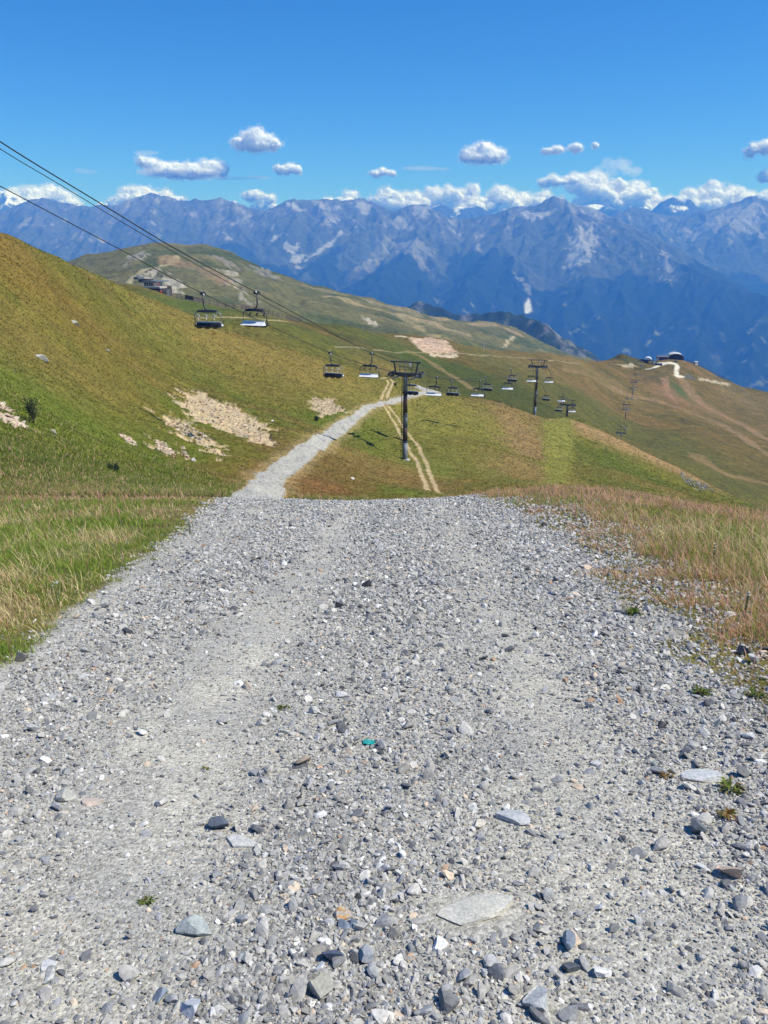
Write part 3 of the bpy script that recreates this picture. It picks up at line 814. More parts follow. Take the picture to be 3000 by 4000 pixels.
spurs = [
    [(1453, 784, 13200), (1490, 870, 12400), (1400, 930, 11800), (1290, 1010, 11200), (1190, 1060, 10700)],
    [(1598, 806, 12800), (1640, 890, 12100), (1600, 980, 11300), (1500, 1060, 10500), (1430, 1150, 9800), (1400, 1230, 9300)],
    [(2167, 768, 12400), (2080, 880, 11900), (1960, 960, 11300), (1880, 1060, 10600), (1800, 1150, 9900)],
    [(2269, 798, 12300), (2330, 900, 11500), (2330, 1000, 10800), (2290, 1100, 10100), (2230, 1200, 9500), (2180, 1300, 8900)],
    [(2480, 915, 11200), (2480, 1010, 10600), (2440, 1120, 9900), (2430, 1250, 9200)],
    [(2700, 1045, 10000), (2690, 1150, 9500), (2700, 1300, 8800)],
    [(2850, 1105, 9500), (2900, 1230, 8900), (2920, 1350, 8400)],
    [(597, 750, 13100), (640, 860, 12400), (570, 950, 11700), (500, 1050, 11000)],
    [(159, 765, 13200), (200, 860, 12500), (120, 950, 11800), (60, 1040, 11200)],
    [(1028, 826, 13000), (1010, 900, 12400), (900, 980, 11700), (830, 1080, 11000)],
    [(796, 778, 13000), (820, 870, 12400), (760, 960, 11800)],
    [(1321, 772, 13200), (1290, 850, 12600), (1210, 930, 12000), (1150, 1010, 11500)],
    [(1146, 778, 13000), (1080, 880, 12300), (1100, 960, 11700)],
    [(1907, 840, 12700), (1850, 930, 12000), (1780, 1010, 11400)],
    [(2838, 803, 14200), (2800, 900, 13500), (2700, 960, 12900)], [(2938, 762, 14200), (2980, 880, 13300), (2960, 980, 12600)],
]
STEP = 17.0
XE, YE, ZE = ridge_mountain('mountains', [L3(crest_main), L3(crest_right)], [L3(s) for s in spurs], -9500, 9500, 7200, 15400, STEP, 0.70, -1750, 301, None)
# nearer than 8.5 km the ground falls to the valley floor
gyE, gxE = np.gradient(ZE, STEP)
sl_ = np.hypot(gxE, gyE)
nA = fbm(XE / 900, YE / 900, 5, 311); nB = fbm(XE / 240, YE / 240, 5, 312); nC = fbm(XE / 70, YE / 70, 3, 313)
colE = np.zeros(XE.shape + (3,)) + np.array((0.075, 0.083, 0.056))
rockm = sstep(150, 700, ZE + nA * 500 + nB * 200)
colE = lerp3(colE, (0.125, 0.128, 0.125), 0.6 * rockm)
scm_ = sstep(0.38, 0.75, nA * .6 + nB * .9 + (sl_ - 0.62) * .5 + 0.30 * sstep(0, 900, ZE) - 0.12)
colE = lerp3(colE, (0.30, 0.285, 0.265), 0.7 * scm_)
fl_ = -330 + nA * 520 + nB * 300
forest = sstep(60, -60, ZE - fl_) * sstep(-0.55, -0.35, nB + 0.4 * nA + 0.55 * sstep(-900, -1300, -ZE) * 0)
colE = lerp3(colE, (0.014, 0.022, 0.012), 0.96 * forest)
clear = sstep(0.30, 0.42, nB * .8 + nC * .35) * sstep(-150, -700, ZE)
colE = lerp3(colE, (0.17, 0.18, 0.08), 0.75 * clear)
gul = 0.6 * sstep(0.42, 0.6, fbm(XE / 160, YE / 420, 4, 315)) * sstep(-1400, -300, ZE)
colE = lerp3(colE, (0.28, 0.27, 0.25), 0.6 * gul)
# large screes, quarry and gully faces of the photograph, placed on the slope where they lie
def HEs(x, y):
    i = np.clip((np.asarray(x) + 9500) / STEP, 0, XE.shape[1] - 1.001); j = np.clip((np.asarray(y) - 7200) / STEP, 0, XE.shape[0] - 1.001)
    return ZE[j.astype(int), i.astype(int)]
def hitE(px, py): return hit(px, py, HEs, 7300, 15300, 3000)
Z3 = lambda l: [(1500 + x * .9042, 450 + y * .9042) for x, y in l]
def polyE(pxs, col, s, edge=60, sc=160, off=0, seed=1):
    global colE
    r = hits(hitE, pxs)
    if len(r) < 3: return
    sd = poly_sd(XE, YE, r) + fbm(XE / sc, YE / sc, 4, seed) * edge - off
    colE = lerp3(colE, col, s * sstep(-20, 25, sd))
SC = (0.36, 0.35, 0.34)
polyE(Z2([(550, 290), (620, 300), (700, 400), (760, 430), (830, 530), (745, 590), (690, 460), (620, 400)]), SC, .8, 200, 130, 30, 321)
polyE(Z2([(1040, 340), (1160, 305), (1120, 350), (990, 430), (900, 500), (820, 530), (940, 430)]), SC, .95, 50, 130, 0, 322)
polyE(Z2([(700, 150), (760, 150), (860, 230), (800, 210), (730, 190)]), SC, .8, 90, 130, 0, 323)
polyE(Z2([(850, 140), (1080, 130), (1060, 190), (900, 230)]), SC, .55, 150, 130, 20, 324)
polyE(Z2([(1110, 135), (1300, 170), (1200, 240), (1130, 190)]), SC, .6, 150, 130, 20, 325)
polyE(Z2([(980, 230), (1040, 240), (1040, 290), (960, 280)]), SC, .6, 100, 110, 20, 326)
polyE(Z2([(1330, 240), (1480, 250), (1500, 330), (1340, 300)]), SC, .5, 160, 110, 20, 327)
polyE(Z2([(1500, 180), (1620, 180), (1640, 250), (1530, 250)]), SC, .6, 120, 110, 20, 328)
polyE(Z2([(1330, 350), (1659, 480), (1620, 610), (1500, 520), (1400, 440), (1200, 620), (1110, 670), (1120, 600), (1180, 560)]), (0.24, 0.23, 0.19), .7, 160, 150, 40, 329)
polyE(Z3([(570, 430), (690, 420), (770, 360), (760, 410), (640, 455)]), SC, .85, 60, 110, 0, 331)
polyE(Z3([(780, 400), (900, 400), (1040, 460), (960, 460), (850, 440)]), SC, .55, 160, 80, 30, 332)
polyE(Z3([(850, 480), (910, 470), (940, 560), (900, 640), (820, 690), (790, 750), (770, 620), (800, 520)]), SC, .7, 220, 90, 60, 333)
polyE(Z3([(1160, 580), (1230, 590), (1260, 650), (1240, 740), (1180, 650)]), SC, .6, 180, 90, 50, 334)
polyE(Z3([(550, 660), (600, 700), (650, 780), (600, 760)]), SC, .5, 90, 90, 20, 335)
polyE(Z3([(605, 800), (625, 790), (640, 850), (610, 855)]), (0.75, 0.72, 0.68), 1, 14, 60, 0, 336)
polyE(Z3([(1100, 390), (1300, 420), (1659, 400), (1659, 560), (1400, 520), (1200, 480)]), (0.34, 0.32, 0.30), .5, 300, 160, 60, 337)
DK = (0.018, 0.03, 0.017)
polyE(Z2([(1440, 480), (1520, 520), (1600, 620), (1659, 650), (1659, 780), (1480, 820), (1400, 820), (1250, 750), (1150, 690), (1260, 600)]), DK, .9, 120, 200, 0, 338)
polyE(Z2([(750, 600), (930, 480), (1050, 440), (1020, 560), (1100, 600), (1080, 700), (900, 690)]), DK, .9, 90, 200, 0, 339)
polyE(Z2([(270, 440), (430, 440), (560, 550), (700, 560), (740, 620), (600, 620), (430, 520)]), DK, .8, 90, 200, 0, 340)
polyE(Z3([(300, 580), (500, 580), (560, 610), (560, 720), (650, 790), (560, 860), (380, 800), (250, 700)]), DK, .9, 120, 200, 0, 341)
polyE(Z3([(1320, 640), (1500, 660), (1659, 720), (1659, 900), (1200, 900), (900, 860), (800, 760), (930, 700), (1060, 680), (1250, 740)]), DK, .8, 120, 200, 0, 342)
colE = np.clip(colE, 0.01, 0.9)
grid_mesh('mountains', XE, YE, ZE, {'Col': colE}, None, mat_mtn)
# fill between the near hills and the mountain foot : valley floor
xs = np.linspace(-9500, 9500, 60); ys = np.linspace(-1500, 7400, 40)
XV, YV = np.meshgrid(xs, ys)
ZV = -1790 + fbm(XV / 1800, YV / 1800, 3, 351) * 60
colV = np.zeros(XV.shape + (3,)) + np.array((0.04, 0.055, 0.03))
grid_mesh('valley', XV, YV, ZV, {'Col': colV}, None, mat_mtn)

# ------------------------------------------------------------------ spur D: dark wooded shoulder behind the far hill
def ridgeD():
    line = L3([(1380, 1190, 4300), (1500, 1200, 4300), (1572, 1192, 4300), (1636, 1171, 4300), (1700, 1195, 4250), (1771, 1220, 4200), (1850, 1226, 4150), (1907, 1222, 4100), (1980, 1218, 4050), (2060, 1228, 4000), (2133, 1278, 3850),
               (2223, 1355, 3700), (2286, 1410, 3600), (2360, 1490, 3500)])
    X, Y = np.meshgrid(np.arange(-900, 2200, 9.0), np.arange(2900, 5200, 9.0))
    WX = X + fbm(X / 160, Y / 160, 4, 361) * 60; WY = Y + fbm(X / 160, Y / 160, 4, 362) * 60
    Z = np.full(X.shape, -3000.0)
    for a, b in zip(line[:-1], line[1:]):
        dx, dy = b.x - a.x, b.y - a.y
        t = np.clip(((WX - a.x) * dx + (WY - a.y) * dy) / (dx * dx + dy * dy), 0, 1)
        d = np.hypot(WX - a.x - t * dx, WY - a.y - t * dy)
        Z = np.maximum(Z, a.z + (b.z - a.z) * t - 0.62 * d)
    Z = Z + (ridged(X / 150, Y / 150, 4, 363) - .62) * 28
    n = fbm(X / 120, Y / 120, 4, 364)
    col = np.zeros(X.shape + (3,)) + np.array((0.028, 0.042, 0.022))
    col = lerp3(col, (0.20, 0.19, 0.17), 0.8 * sstep(0.05, 0.4, n + 0.35 * sstep(650, 1100, X) - .05))
    grid_mesh('wooded_hill', X, Y, Z, {'Col': col}, None, mtn_mat("wooded_slope", 4.0))
ridgeD()

# ------------------------------------------------------------------ far snow mountains
crest_far = [(-300, 790, 17940), (-60, 770, 17940), (30, 745, 17940), (90, 770, 17940), (160, 800, 17940), (400, 850, 17940), (1500, 860, 17940), (1640, 825, 17940), (1681, 807, 17940), (1722, 792, 17940), (1762, 812, 17940), (1826, 806, 17940), (1880, 807, 17940),
    (1916, 827, 17940), (1980, 860, 17940), (2150, 850, 18630), (2251, 798, 18630), (2341, 798, 18630), (2404, 818, 17940), (2440, 820, 17940), (2468, 801, 17595), (2495, 815, 17595), (2522, 803, 17595), (2549, 818, 17595), (2575, 800, 17250), (2594, 780, 17250),
    (2612, 776, 17250), (2630, 765, 17250), (2653, 780, 17250), (2675, 765, 17250), (2703, 785, 17250), (2722, 800, 17250), (2745, 825, 17250), (2900, 870, 17595), (3300, 850, 17940)]
XF, YF, ZF = ridge_mountain('far', [L3(crest_far)], [], -11500, 11500, 15500, 19200, 38.0, 0.85, 200, 401, None, child=(450, 1200), noise=90)
nF = fbm(XF / 350, YF / 350, 5, 411)
gyF, gxF = np.gradient(ZF, 38.0)
snow = sstep(0.0, 0.18, nF * 1.1 + (ZF - 1080) / 520 - 0.35 * (np.hypot(gxF, gyF) - .8))
colF = np.zeros(XF.shape + (3,)) + np.array((0.07, 0.075, 0.085))
colF = lerp3(colF, (0.92, 0.93, 0.95), snow)
grid_mesh('snow_mountains', XF, YF, ZF, {'Col': colF}, None, mat_mtn)

# ------------------------------------------------------------------ haze
def haze_box():
    x0, x1, y0, y1, z0, z1 = -12500, 12500, -2500, 19600, -2100, 1480
    co = [(x, y, z) for x in (x0, x1) for y in (y0, y1) for z in (z0, z1)]
    f = [(0, 1, 3, 2), (4, 6, 7, 5), (0, 4, 5, 1), (2, 3, 7, 6), (0, 2, 6, 4), (1, 5, 7, 3)]
    me = bpy.data.meshes.new('haze'); me.from_pydata(co, [], f); me.update()
    o = bpy.data.objects.new('haze', me); COL.objects.link(o); o['kind'] = 'stuff'
    m = bpy.data.materials.new('haze'); m.use_nodes = True
    n = m.node_tree.nodes; n.clear()
    out = n.new('ShaderNodeOutputMaterial'); v = n.new('ShaderNodeVolumePrincipled')
    v.inputs['Color'].default_value = (0.085, 0.325, 1.0, 1)
    v.inputs['Density'].default_value = 1.0 / 11500
    v.inputs['Absorption Color'].default_value = (0.6, 0.8, 1, 1)
    v.inputs['Anisotropy'].default_value = 0.0
    m.node_tree.links.new(v.outputs[0], out.inputs['Volume'])
    me.materials.append(m)
    return o
haze_box()
# ================================================================== OBJECTS : mesh builder
class MB:
    def __init__(self): self.v = []; self.f = []
    def _add(self, vs, fs):
        o = len(self.v); self.v += [tuple(p) for p in vs]; self.f += [tuple(i + o for i in f) for f in fs]
    def box(self, x0, x1, y0, y1, z0, z1, M=None, bev=0.0):
        vs = [Vector((x, y, z)) for x in (x0, x1) for y in (y0, y1) for z in (z0, z1)]
        if M is not None: vs = [M @ p for p in vs]
        self._add(vs, [(0, 1, 3, 2), (4, 6, 7, 5), (0, 4, 5, 1), (2, 3, 7, 6), (0, 2, 6, 4), (1, 5, 7, 3)])
    def hexa(self, a, b):
        """two quads (4 points each) joined"""
        self._add(list(a) + list(b), [(3, 2, 1, 0), (4, 5, 6, 7), (0, 1, 5, 4), (1, 2, 6, 5), (2, 3, 7, 6), (3, 0, 4, 7)])
    def tube(self, pts, r, n=6, r1=None, closed=False):
        pts = [Vector(p) for p in pts]
        r1 = r if r1 is None else r1
        m = len(pts); rings = []
        up = Vector((0, 0, 1))
        for i, p in enumerate(pts):
            if closed: d = pts[(i + 1) % m] - pts[i - 1]
            else: d = pts[min(i + 1, m - 1)] - pts[max(i - 1, 0)]
            d.normalize()
            a = d.cross(up)
            if a.length < 1e-3: a = d.cross(Vector((0, 1, 0)))
            a.normalize(); b = a.cross(d)
            rr = r + (r1 - r) * (i / max(1, m - 1))
            rings.append([p + (a * math.cos(2 * math.pi * k / n) + b * math.sin(2 * math.pi * k / n)) * rr for k in range(n)])
        vs = [p for ring in rings for p in ring]; fs = []
        for i in range(m if closed else m - 1):
            j = (i + 1) % m
            for k in range(n):
                fs.append((i * n + k, i * n + (k + 1) % n, j * n + (k + 1) % n, j * n + k))
        if not closed:
            fs.append(tuple(range(n))[::-1]); fs.append(tuple((m - 1) * n + k for k in range(n)))
        self._add(vs, fs)
    def disc(self, c, axis, r, w, n=14):
        c = Vector(c); a = Vector(axis).normalized() * w / 2
        self.tube([c - a, c + a], r, n)
    def build(self, name, mat, parent=None, smooth=False):
        me = bpy.data.meshes.new(name); me.from_pydata(self.v, [], self.f); me.update()
        if smooth: me.polygons.foreach_set('use_smooth', [True] * len(me.polygons))
        me.materials.append(mat)
        o = bpy.data.objects.new(name, me); COL.objects.link(o)
        if parent is not None: o.parent = parent
        return o

def thing(name, label, cat, loc=(0, 0, 0), rz=0.0, group=None):
    o = bpy.data.objects.new(name, None); COL.objects.link(o)
    o.empty_display_size = 0.2
    o.location = loc; o.rotation_euler = (0, 0, rz)
    return tag(o, label, cat, group)

def dup(root, loc, rz, label, group=None):
    r = root.copy(); COL.objects.link(r); r.location = loc; r.rotation_euler = (0, 0, rz); r['label'] = label
    if group: r['group'] = group
    for ch in list(root.children):
        c = ch.copy(); COL.objects.link(c); c.parent = r
        for g in ch.children:
            d = g.copy(); COL.objects.link(d); d.parent = c
    return r

M_dark = simple_mat("dark_steel", (0.085, 0.090, 0.098), 0.5, 0.3, 0.35, 6)
M_black = simple_mat("black_plastic", (0.024, 0.024, 0.026), 0.4, 0, 0.3, 8)
M_galv = simple_mat("galvanised_steel", (0.30, 0.32, 0.35), 0.45, 0.5, 0.25, 4)
M_polegrey = simple_mat("weathered_galvanised", (0.20, 0.23, 0.27), 0.6, 0.3, 0.35, 2.5)
M_brown = simple_mat("brown_primer", (0.085, 0.055, 0.045), 0.7, 0.1, 0.3, 3)
M_white = simple_mat("white_panel", (0.80, 0.81, 0.82), 0.45, 0, 0.06, 5)
M_rope = simple_mat("wire_rope", (0.030, 0.032, 0.036), 0.6, 0.3, 0.2, 30)
M_concrete = simple_mat("concrete", (0.45, 0.44, 0.41), 0.9, 0, 0.2, 6, 0.3)
M_wood = simple_mat("weathered_wood", (0.13, 0.105, 0.085), 0.9, 0, 0.35, 10, 0.3)
M_woodd = simple_mat("dark_timber", (0.055, 0.040, 0.034), 0.85, 0, 0.3, 6, 0.3)
M_red = simple_mat("red_paint", (0.42, 0.045, 0.03), 0.55, 0, 0.15, 4)
M_glassd = simple_mat("dark_glass", (0.02, 0.025, 0.03), 0.12, 0, 0.1, 3)
M_roof = simple_mat("grey_roof", (0.16, 0.17, 0.18), 0.5, 0.2, 0.2, 3)
M_beige = simple_mat("beige_render", (0.52, 0.46, 0.38), 0.85, 0, 0.1, 3)
M_net = simple_mat("pale_plastic_mesh", (0.55, 0.54, 0.50), 0.7, 0, 0.2, 8)

# ------------------------------------------------------------------ chairlift line
def vplane(px, py, A, B):
    """where the ray meets the upright plane through A and B"""
    a, b = ray(px, py); d = (B - A); n = Vector((d.y, -d.x))
    Y = (n.x * A.x + n.y * A.y) / (n.x * a + n.y); return Vector((a * Y, Y, b * Y))
gL = [(792, 1146, 88), (1290, 1378, 119), (1597, 1466, 150), (1763, 1483, 181), (1898, 1473, 212), (1998, 1443, 243), (2131, 1527, 302), (2181, 1573, 328)]
gR = [(1003, 1143, 88), (1453, 1381, 119), (1706, 1473, 150), (1875, 1488, 181), (1992, 1470, 212), (2084, 1446, 243), (2152, 1455, 274), (2200, 1533, 305), (2241, 1577, 330)]
shL1, shR1 = P(1533, 1452, 133), P(1637, 1452, 135)
shL2, shR2 = P(2073, 1427, 259), P(2129, 1425, 261)
shL3, shR3 = P(2192, 1577, 336), P(2245, 1577, 337)
def mid(a, b): return (a + b) * 0.5
tow = []          # (centre at sheave level, base)
def base_on(c, fn): return Vector((c.x, c.y, float(fn(np.array([c.x]), np.array([c.y]))[0])))
t1, t2, t3 = mid(shL1, shR1), mid(shL2, shR2), mid(shL3, shR3)
b1 = Vector((t1.x, t1.y, float(HA(np.array([t1.x]), np.array([t1.y]))[0])))
b2 = Vector((t2.x, t2.y, float(HA(np.array([t2.x]), np.array([t2.y]))[0])))
b3 = Vector((t3.x, t3.y, t3.z - 14))
t4, t5, t6, t7 = P(2426, 1688, 500), P(2448, 1578, 640), P(2475, 1492, 780), P(2503, 1409, 930)
towers = [(t1, b1), (t2, b2), (t3, b3)] + [(t, base_on(t, HB)) for t in (t4, t5, t6, t7)]
def dirn(a, b):
    d = (b - a).xy; d.normalize(); return math.atan2(-d.x, d.y)      # rotation that turns local +y into a->b
rz_t = [dirn(P(1003, 1143, 88), t2), dirn(t1, t3) + 0.02, dirn(t2, t4), dirn(t3, t5), dirn(t4, t6), dirn(t5, t7), dirn(t6, t7)]

def make_tower(name, label, H, rz, base, detail=True, width=5.6, group='lift pylons'):
    t = thing(name, label, 'lift pylon', base, rz, group)
    hw = width / 2
    # pole in sections
    z = -1.0; secs = [(0, .22, M_polegrey), (.22, .40, M_brown), (.40, .53, M_polegrey), (.53, .78, M_brown), (.78, 1.0, M_polegrey)] if detail else [(0, 1.0, M_polegrey)]
    for i, (a, b, m) in enumerate(secs):
        q_ = MB(); r0, r1 = .42 - .14 * a, .42 - .14 * b
        q_.tube([(0, 0, a * H - (1.5 if i == 0 else 0)), (0, 0, b * H)], r0, 16, r1)
        q_.build('pole_section', m, t, True)
    if detail:
        for a in (.22, .40, .53, .78):
            q_ = MB(); q_.disc((0, 0, a * H), (0, 0, 1), .56 - .12 * a, .09); q_.build('flange', M_dark, t)
        q_ = MB(); q_.box(-.7, .75, -.6, .7, -1.2, 0.06); q_.build('concrete_footing', M_concrete, t)
        q_ = MB()
        for sx in (-.44, -.74): q_.tube([(sx, -.18, 0.2), (sx + .12, -.15, H)], .055, 6)
        n = int(H / .42)
        for k in range(n):
            zz = .6 + k * .42; o = .12 * zz / H
            q_.tube([(-.74 + o, -.18, zz), (-.44 + o, -.18, zz)], .035, 5)
            if k % 4 == 0: q_.tube([(-.44 + o, -.18, zz), (-.2, 0, zz)], .03, 5)
        q_.build('ladder', M_black, t)
        q_ = MB(); q_.box(.12, .52, -.62, -.36, H * .50, H * .50 + .75); q_.build('junction_box', M_galv, t)
    # crossarm : tapered box beam
    q_ = MB()
    for s in (-1, 1):
        q_.hexa([Vector((s * .1, -.34, -.75)), Vector((s * .1, .34, -.75)), Vector((s * .1, .34, .0)), Vector((s * .1, -.34, .0))],
                [Vector((s * hw, -.2, -.3)), Vector((s * hw, .2, -.3)), Vector((s * hw, .2, .02)), Vector((s * hw, -.2, .02))])
    q_.v = [(x, y, z + H) for x, y, z in q_.v]
    q_.build('crossarm', M_dark, t)
    for s in (-1, 1):
        cx = s * hw
        q_ = MB()
        q_.box(cx - .10, cx + .10, -2.0, 2.0, H - .42, H - .26)
        for k in (-1, 1): q_.box(cx - .14, cx + .14, k * 1.1 - .55, k * 1.1 + .55, H - .30, H - .12)
        q_.box(cx - .35, cx + .35, -.25, .25, H - .75, H + .05)
        # catwalk on the inner side
        q_.box(cx - s * .95 - .28, cx - s * .95 + .28, -2.1, 2.1, H - .78, H - .70)
        for yy in (-2.1, -.7, .7, 2.1): q_.tube([(cx - s * .68, yy, H - .75), (cx - s * .68, yy, H + .35)], .03, 5)
        q_.tube([(cx - s * .68, -2.1, H + .33), (cx - s * .68, 2.1, H + .33)], .03, 5)
        q_.tube([(cx - s * .68, -2.1, H - .1), (cx - s * .68, 2.1, H - .1)], .025, 5)
        q_.tube([(cx + s * .45, -2.1, H - .5), (cx + s * .45, 2.1, H - .5)], .04, 5)
        sb = q_.build('sheave_assembly', M_dark, t)
        if detail:
            for k in range(8):
                q_ = MB(); q_.disc((cx, -1.75 + k * .5, H - .04), (1, 0, 0), .23, .13, 12); q_.build('wheel', M_black, sb)
            for yy in (-2.15, 2.15):
                q_ = MB(); q_.disc((cx + s * .12, yy, H - .05), (1, 0, 0), .12, .1, 8); q_.build('rope_catcher', M_galv, sb)
    # maintenance gantry above the crossarm
    q_ = MB()
    q_.box(-hw - .1, hw + .1, -.12, .12, H + 1.78, H + 1.98)
    for s in (-1, 1):
        q_.hexa([Vector((s * 1.72, -.1, H)), Vector((s * 1.95, -.1, H)), Vector((s * 1.95, .1, H)), Vector((s * 1.72, .1, H))],
                [Vector((s * 2.05, -.1, H + 1.8)), Vector((s * 2.3, -.1, H + 1.8)), Vector((s * 2.3, .1, H + 1.8)), Vector((s * 2.05, .1, H + 1.8))])
        q_.box(s * (hw + .1) - .1, s * (hw + .1) + .1, -.2, .2, H + 1.72, H + 2.04)
    q_.build('maintenance_gantry', M_dark, t)
    if detail:
        q_ = MB()
        for zz in (H + .1, H + .62, H + 1.08): q_.tube([(-1.8, -.32, zz), (1.8, -.32, zz)], .028, 5)
        for xx in (-1.75, -.95, 1.05, 1.3, 1.72): q_.tube([(xx, -.32, H - .1), (xx, -.32, H + 1.1)], .028, 5)
        q_.build('railing', M_dark, t)
        q_ = MB()
        for xx in (-.16, .16): q_.tube([(xx, -.38, H - .5), (xx * .6, -.38, H + 2.0)], .035, 5)
        for k in range(6): q_.tube([(-.14, -.38, H - .2 + k * .36), (.14, -.38, H - .2 + k * .36)], .02, 4)
        q_.build('top_ladder', M_galv, t)
        q_ = MB(); q_.box(.72, 1.0, -.35, -.12, H + 1.22, H + 1.68); q_.build('lamp_box', M_white, t)
        q_ = MB(); q_.tube([(1.22, -.1, H + .1), (1.22, -.1, H + 1.8)], .04, 6); q_.build('cable_post', M_dark, t)
        q_ = MB(); q_.tube([(-1.1, -.1, H + .1), (-1.1, -.1, H + 1.15)], .04, 6); q_.build('cable_post', M_dark, t)
    return t
tl = ['tall grey lift pylon with a ladder standing beside the wheel ruts',
      'lift pylon on the brow of the grassy mound, second from the gravel road',
      'lift pylon whose foot is hidden behind the mound, chairs crowded round its head',
      'small far lift pylon just above the rim of the mound, lowest of the distant four',
      'small far lift pylon casting a shadow on the olive slope, second lowest of four',
      'small far lift pylon on the brown slope, third of the distant four from below',
      'far lift pylon right in front of the dark lift station on the ridge']
for i, (t_, b_) in enumerate(towers):
    W = [(shR1 - shL1).xy.length, (shR2 - shL2).xy.length, (shR3 - shL3).xy.length][i] if i < 3 else 5.6
    make_tower('lift_pylon', tl[i], t_.z - b_.z - .22, rz_t[i], b_, i < 3, W)

def rope_side(i, s):
    t_, _ = towers[i]; W = 2.8
    return t_ + Vector((math.cos(rz_t[i]), math.sin(rz_t[i]), 0)) * s * W
farL = [(2407, 1696, 470), (2421, 1648, 540), (2437, 1583, 600), (2450, 1543, 690), (2464, 1505, 740), (2482, 1453, 850)]
farR = [(2431, 1699, 470), (2447, 1653, 540), (2461, 1585, 600), (2472, 1545, 690), (2486, 1506, 740), (2494, 1478, 800), (2503, 1452, 850), (2512, 1420, 900)]

def smooth_line(pts, per=10):
    out = []
    P_ = [pts[0] * 2 - pts[1]] + list(pts) + [pts[-1] * 2 - pts[-2]]
    for i in range(1, len(P_) - 2):
        for k in range(per):
            t = k / per; a, b, c, d = P_[i - 1], P_[i], P_[i + 1], P_[i + 2]
            out.append(0.5 * ((2 * b) + (c - a) * t + (2 * a - 5 * b + 4 * c - d) * t * t + (3 * b - a - 3 * c + d) * t ** 3))
    out.append(pts[-1]); return out
gl3 = [P(*g) for g in gL]; gr3 = [P(*g) for g in gR]
up = Vector((0, 0, 1))
# uphill part: out of the picture on the left, in the upright plane of the line
upL = [vplane(x, y, gl3[0], shL1) for x, y in ((-420, 505), (0, 727), (480, 980))]
upR = [vplane(x, y, gr3[0], shR1) for x, y in ((-420, 262), (0, 553), (385, 790), (700, 980))]
def lin_between(a, b, n, sag):
    return [a.lerp(b, k / n) - up * sag * 4 * (k / n) * (1 - k / n) for k in range(1, n)]
ropeL = upL + gl3[:2] + [shL1] + gl3[2:6] + [shL2] + gl3[6:] + [shL3] + lin_between(shL3, rope_side(3, -1), 4, 3) + [rope_side(3, -1)]
ropeR = upR + gr3[:2] + [shR1] + gr3[2:6] + [shR2] + gr3[6:] + [shR3] + lin_between(shR3, rope_side(3, 1), 4, 3) + [rope_side(3, 1)]
for i in (4, 5, 6):
    ropeL += lin_between(ropeL[-1], rope_side(i, -1), 3, 1.0) + [rope_side(i, -1)]
    ropeR += lin_between(ropeR[-1], rope_side(i, 1), 3, 1.0) + [rope_side(i, 1)]
top1 = Vector((t1.x - .4, t1.y, t1.z + 1.9)); top2 = Vector((t2.x, t2.y, t2.z + 1.9)); top3 = Vector((t3.x, t3.y, t3.z + 1.9))
sh = Vector((-0.5, 0.2, 0))
comm = [vplane(x, y, gr3[0] + sh, shR1 + sh) for x, y in ((-420, 305), (0, 581), (232, 720), (630, 957), (1000, 1160), (1260, 1290))]
comm += [top1] + lin_between(top1, top2, 4, 2.5) + [top2] + lin_between(top2, top3, 3, 1.2) + [top3]
def rope_obj(pts, r, label, name='wire_rope'):
    b = MB(); b.tube(smooth_line(pts, 8), r, 6); o = b.build(name, M_rope, None, True); tag(o, label, 'cable')
rope_obj(ropeL, 0.040, 'left haul rope carrying the dark-seated chairs, lowest of three wires at the left edge')
rope_obj(ropeR, 0.046, 'thick right haul rope carrying the white-backed chairs, uppermost wire at the left edge')
rope_obj(comm, 0.030, 'thin cable running just under the thick right rope to the gantry tops')

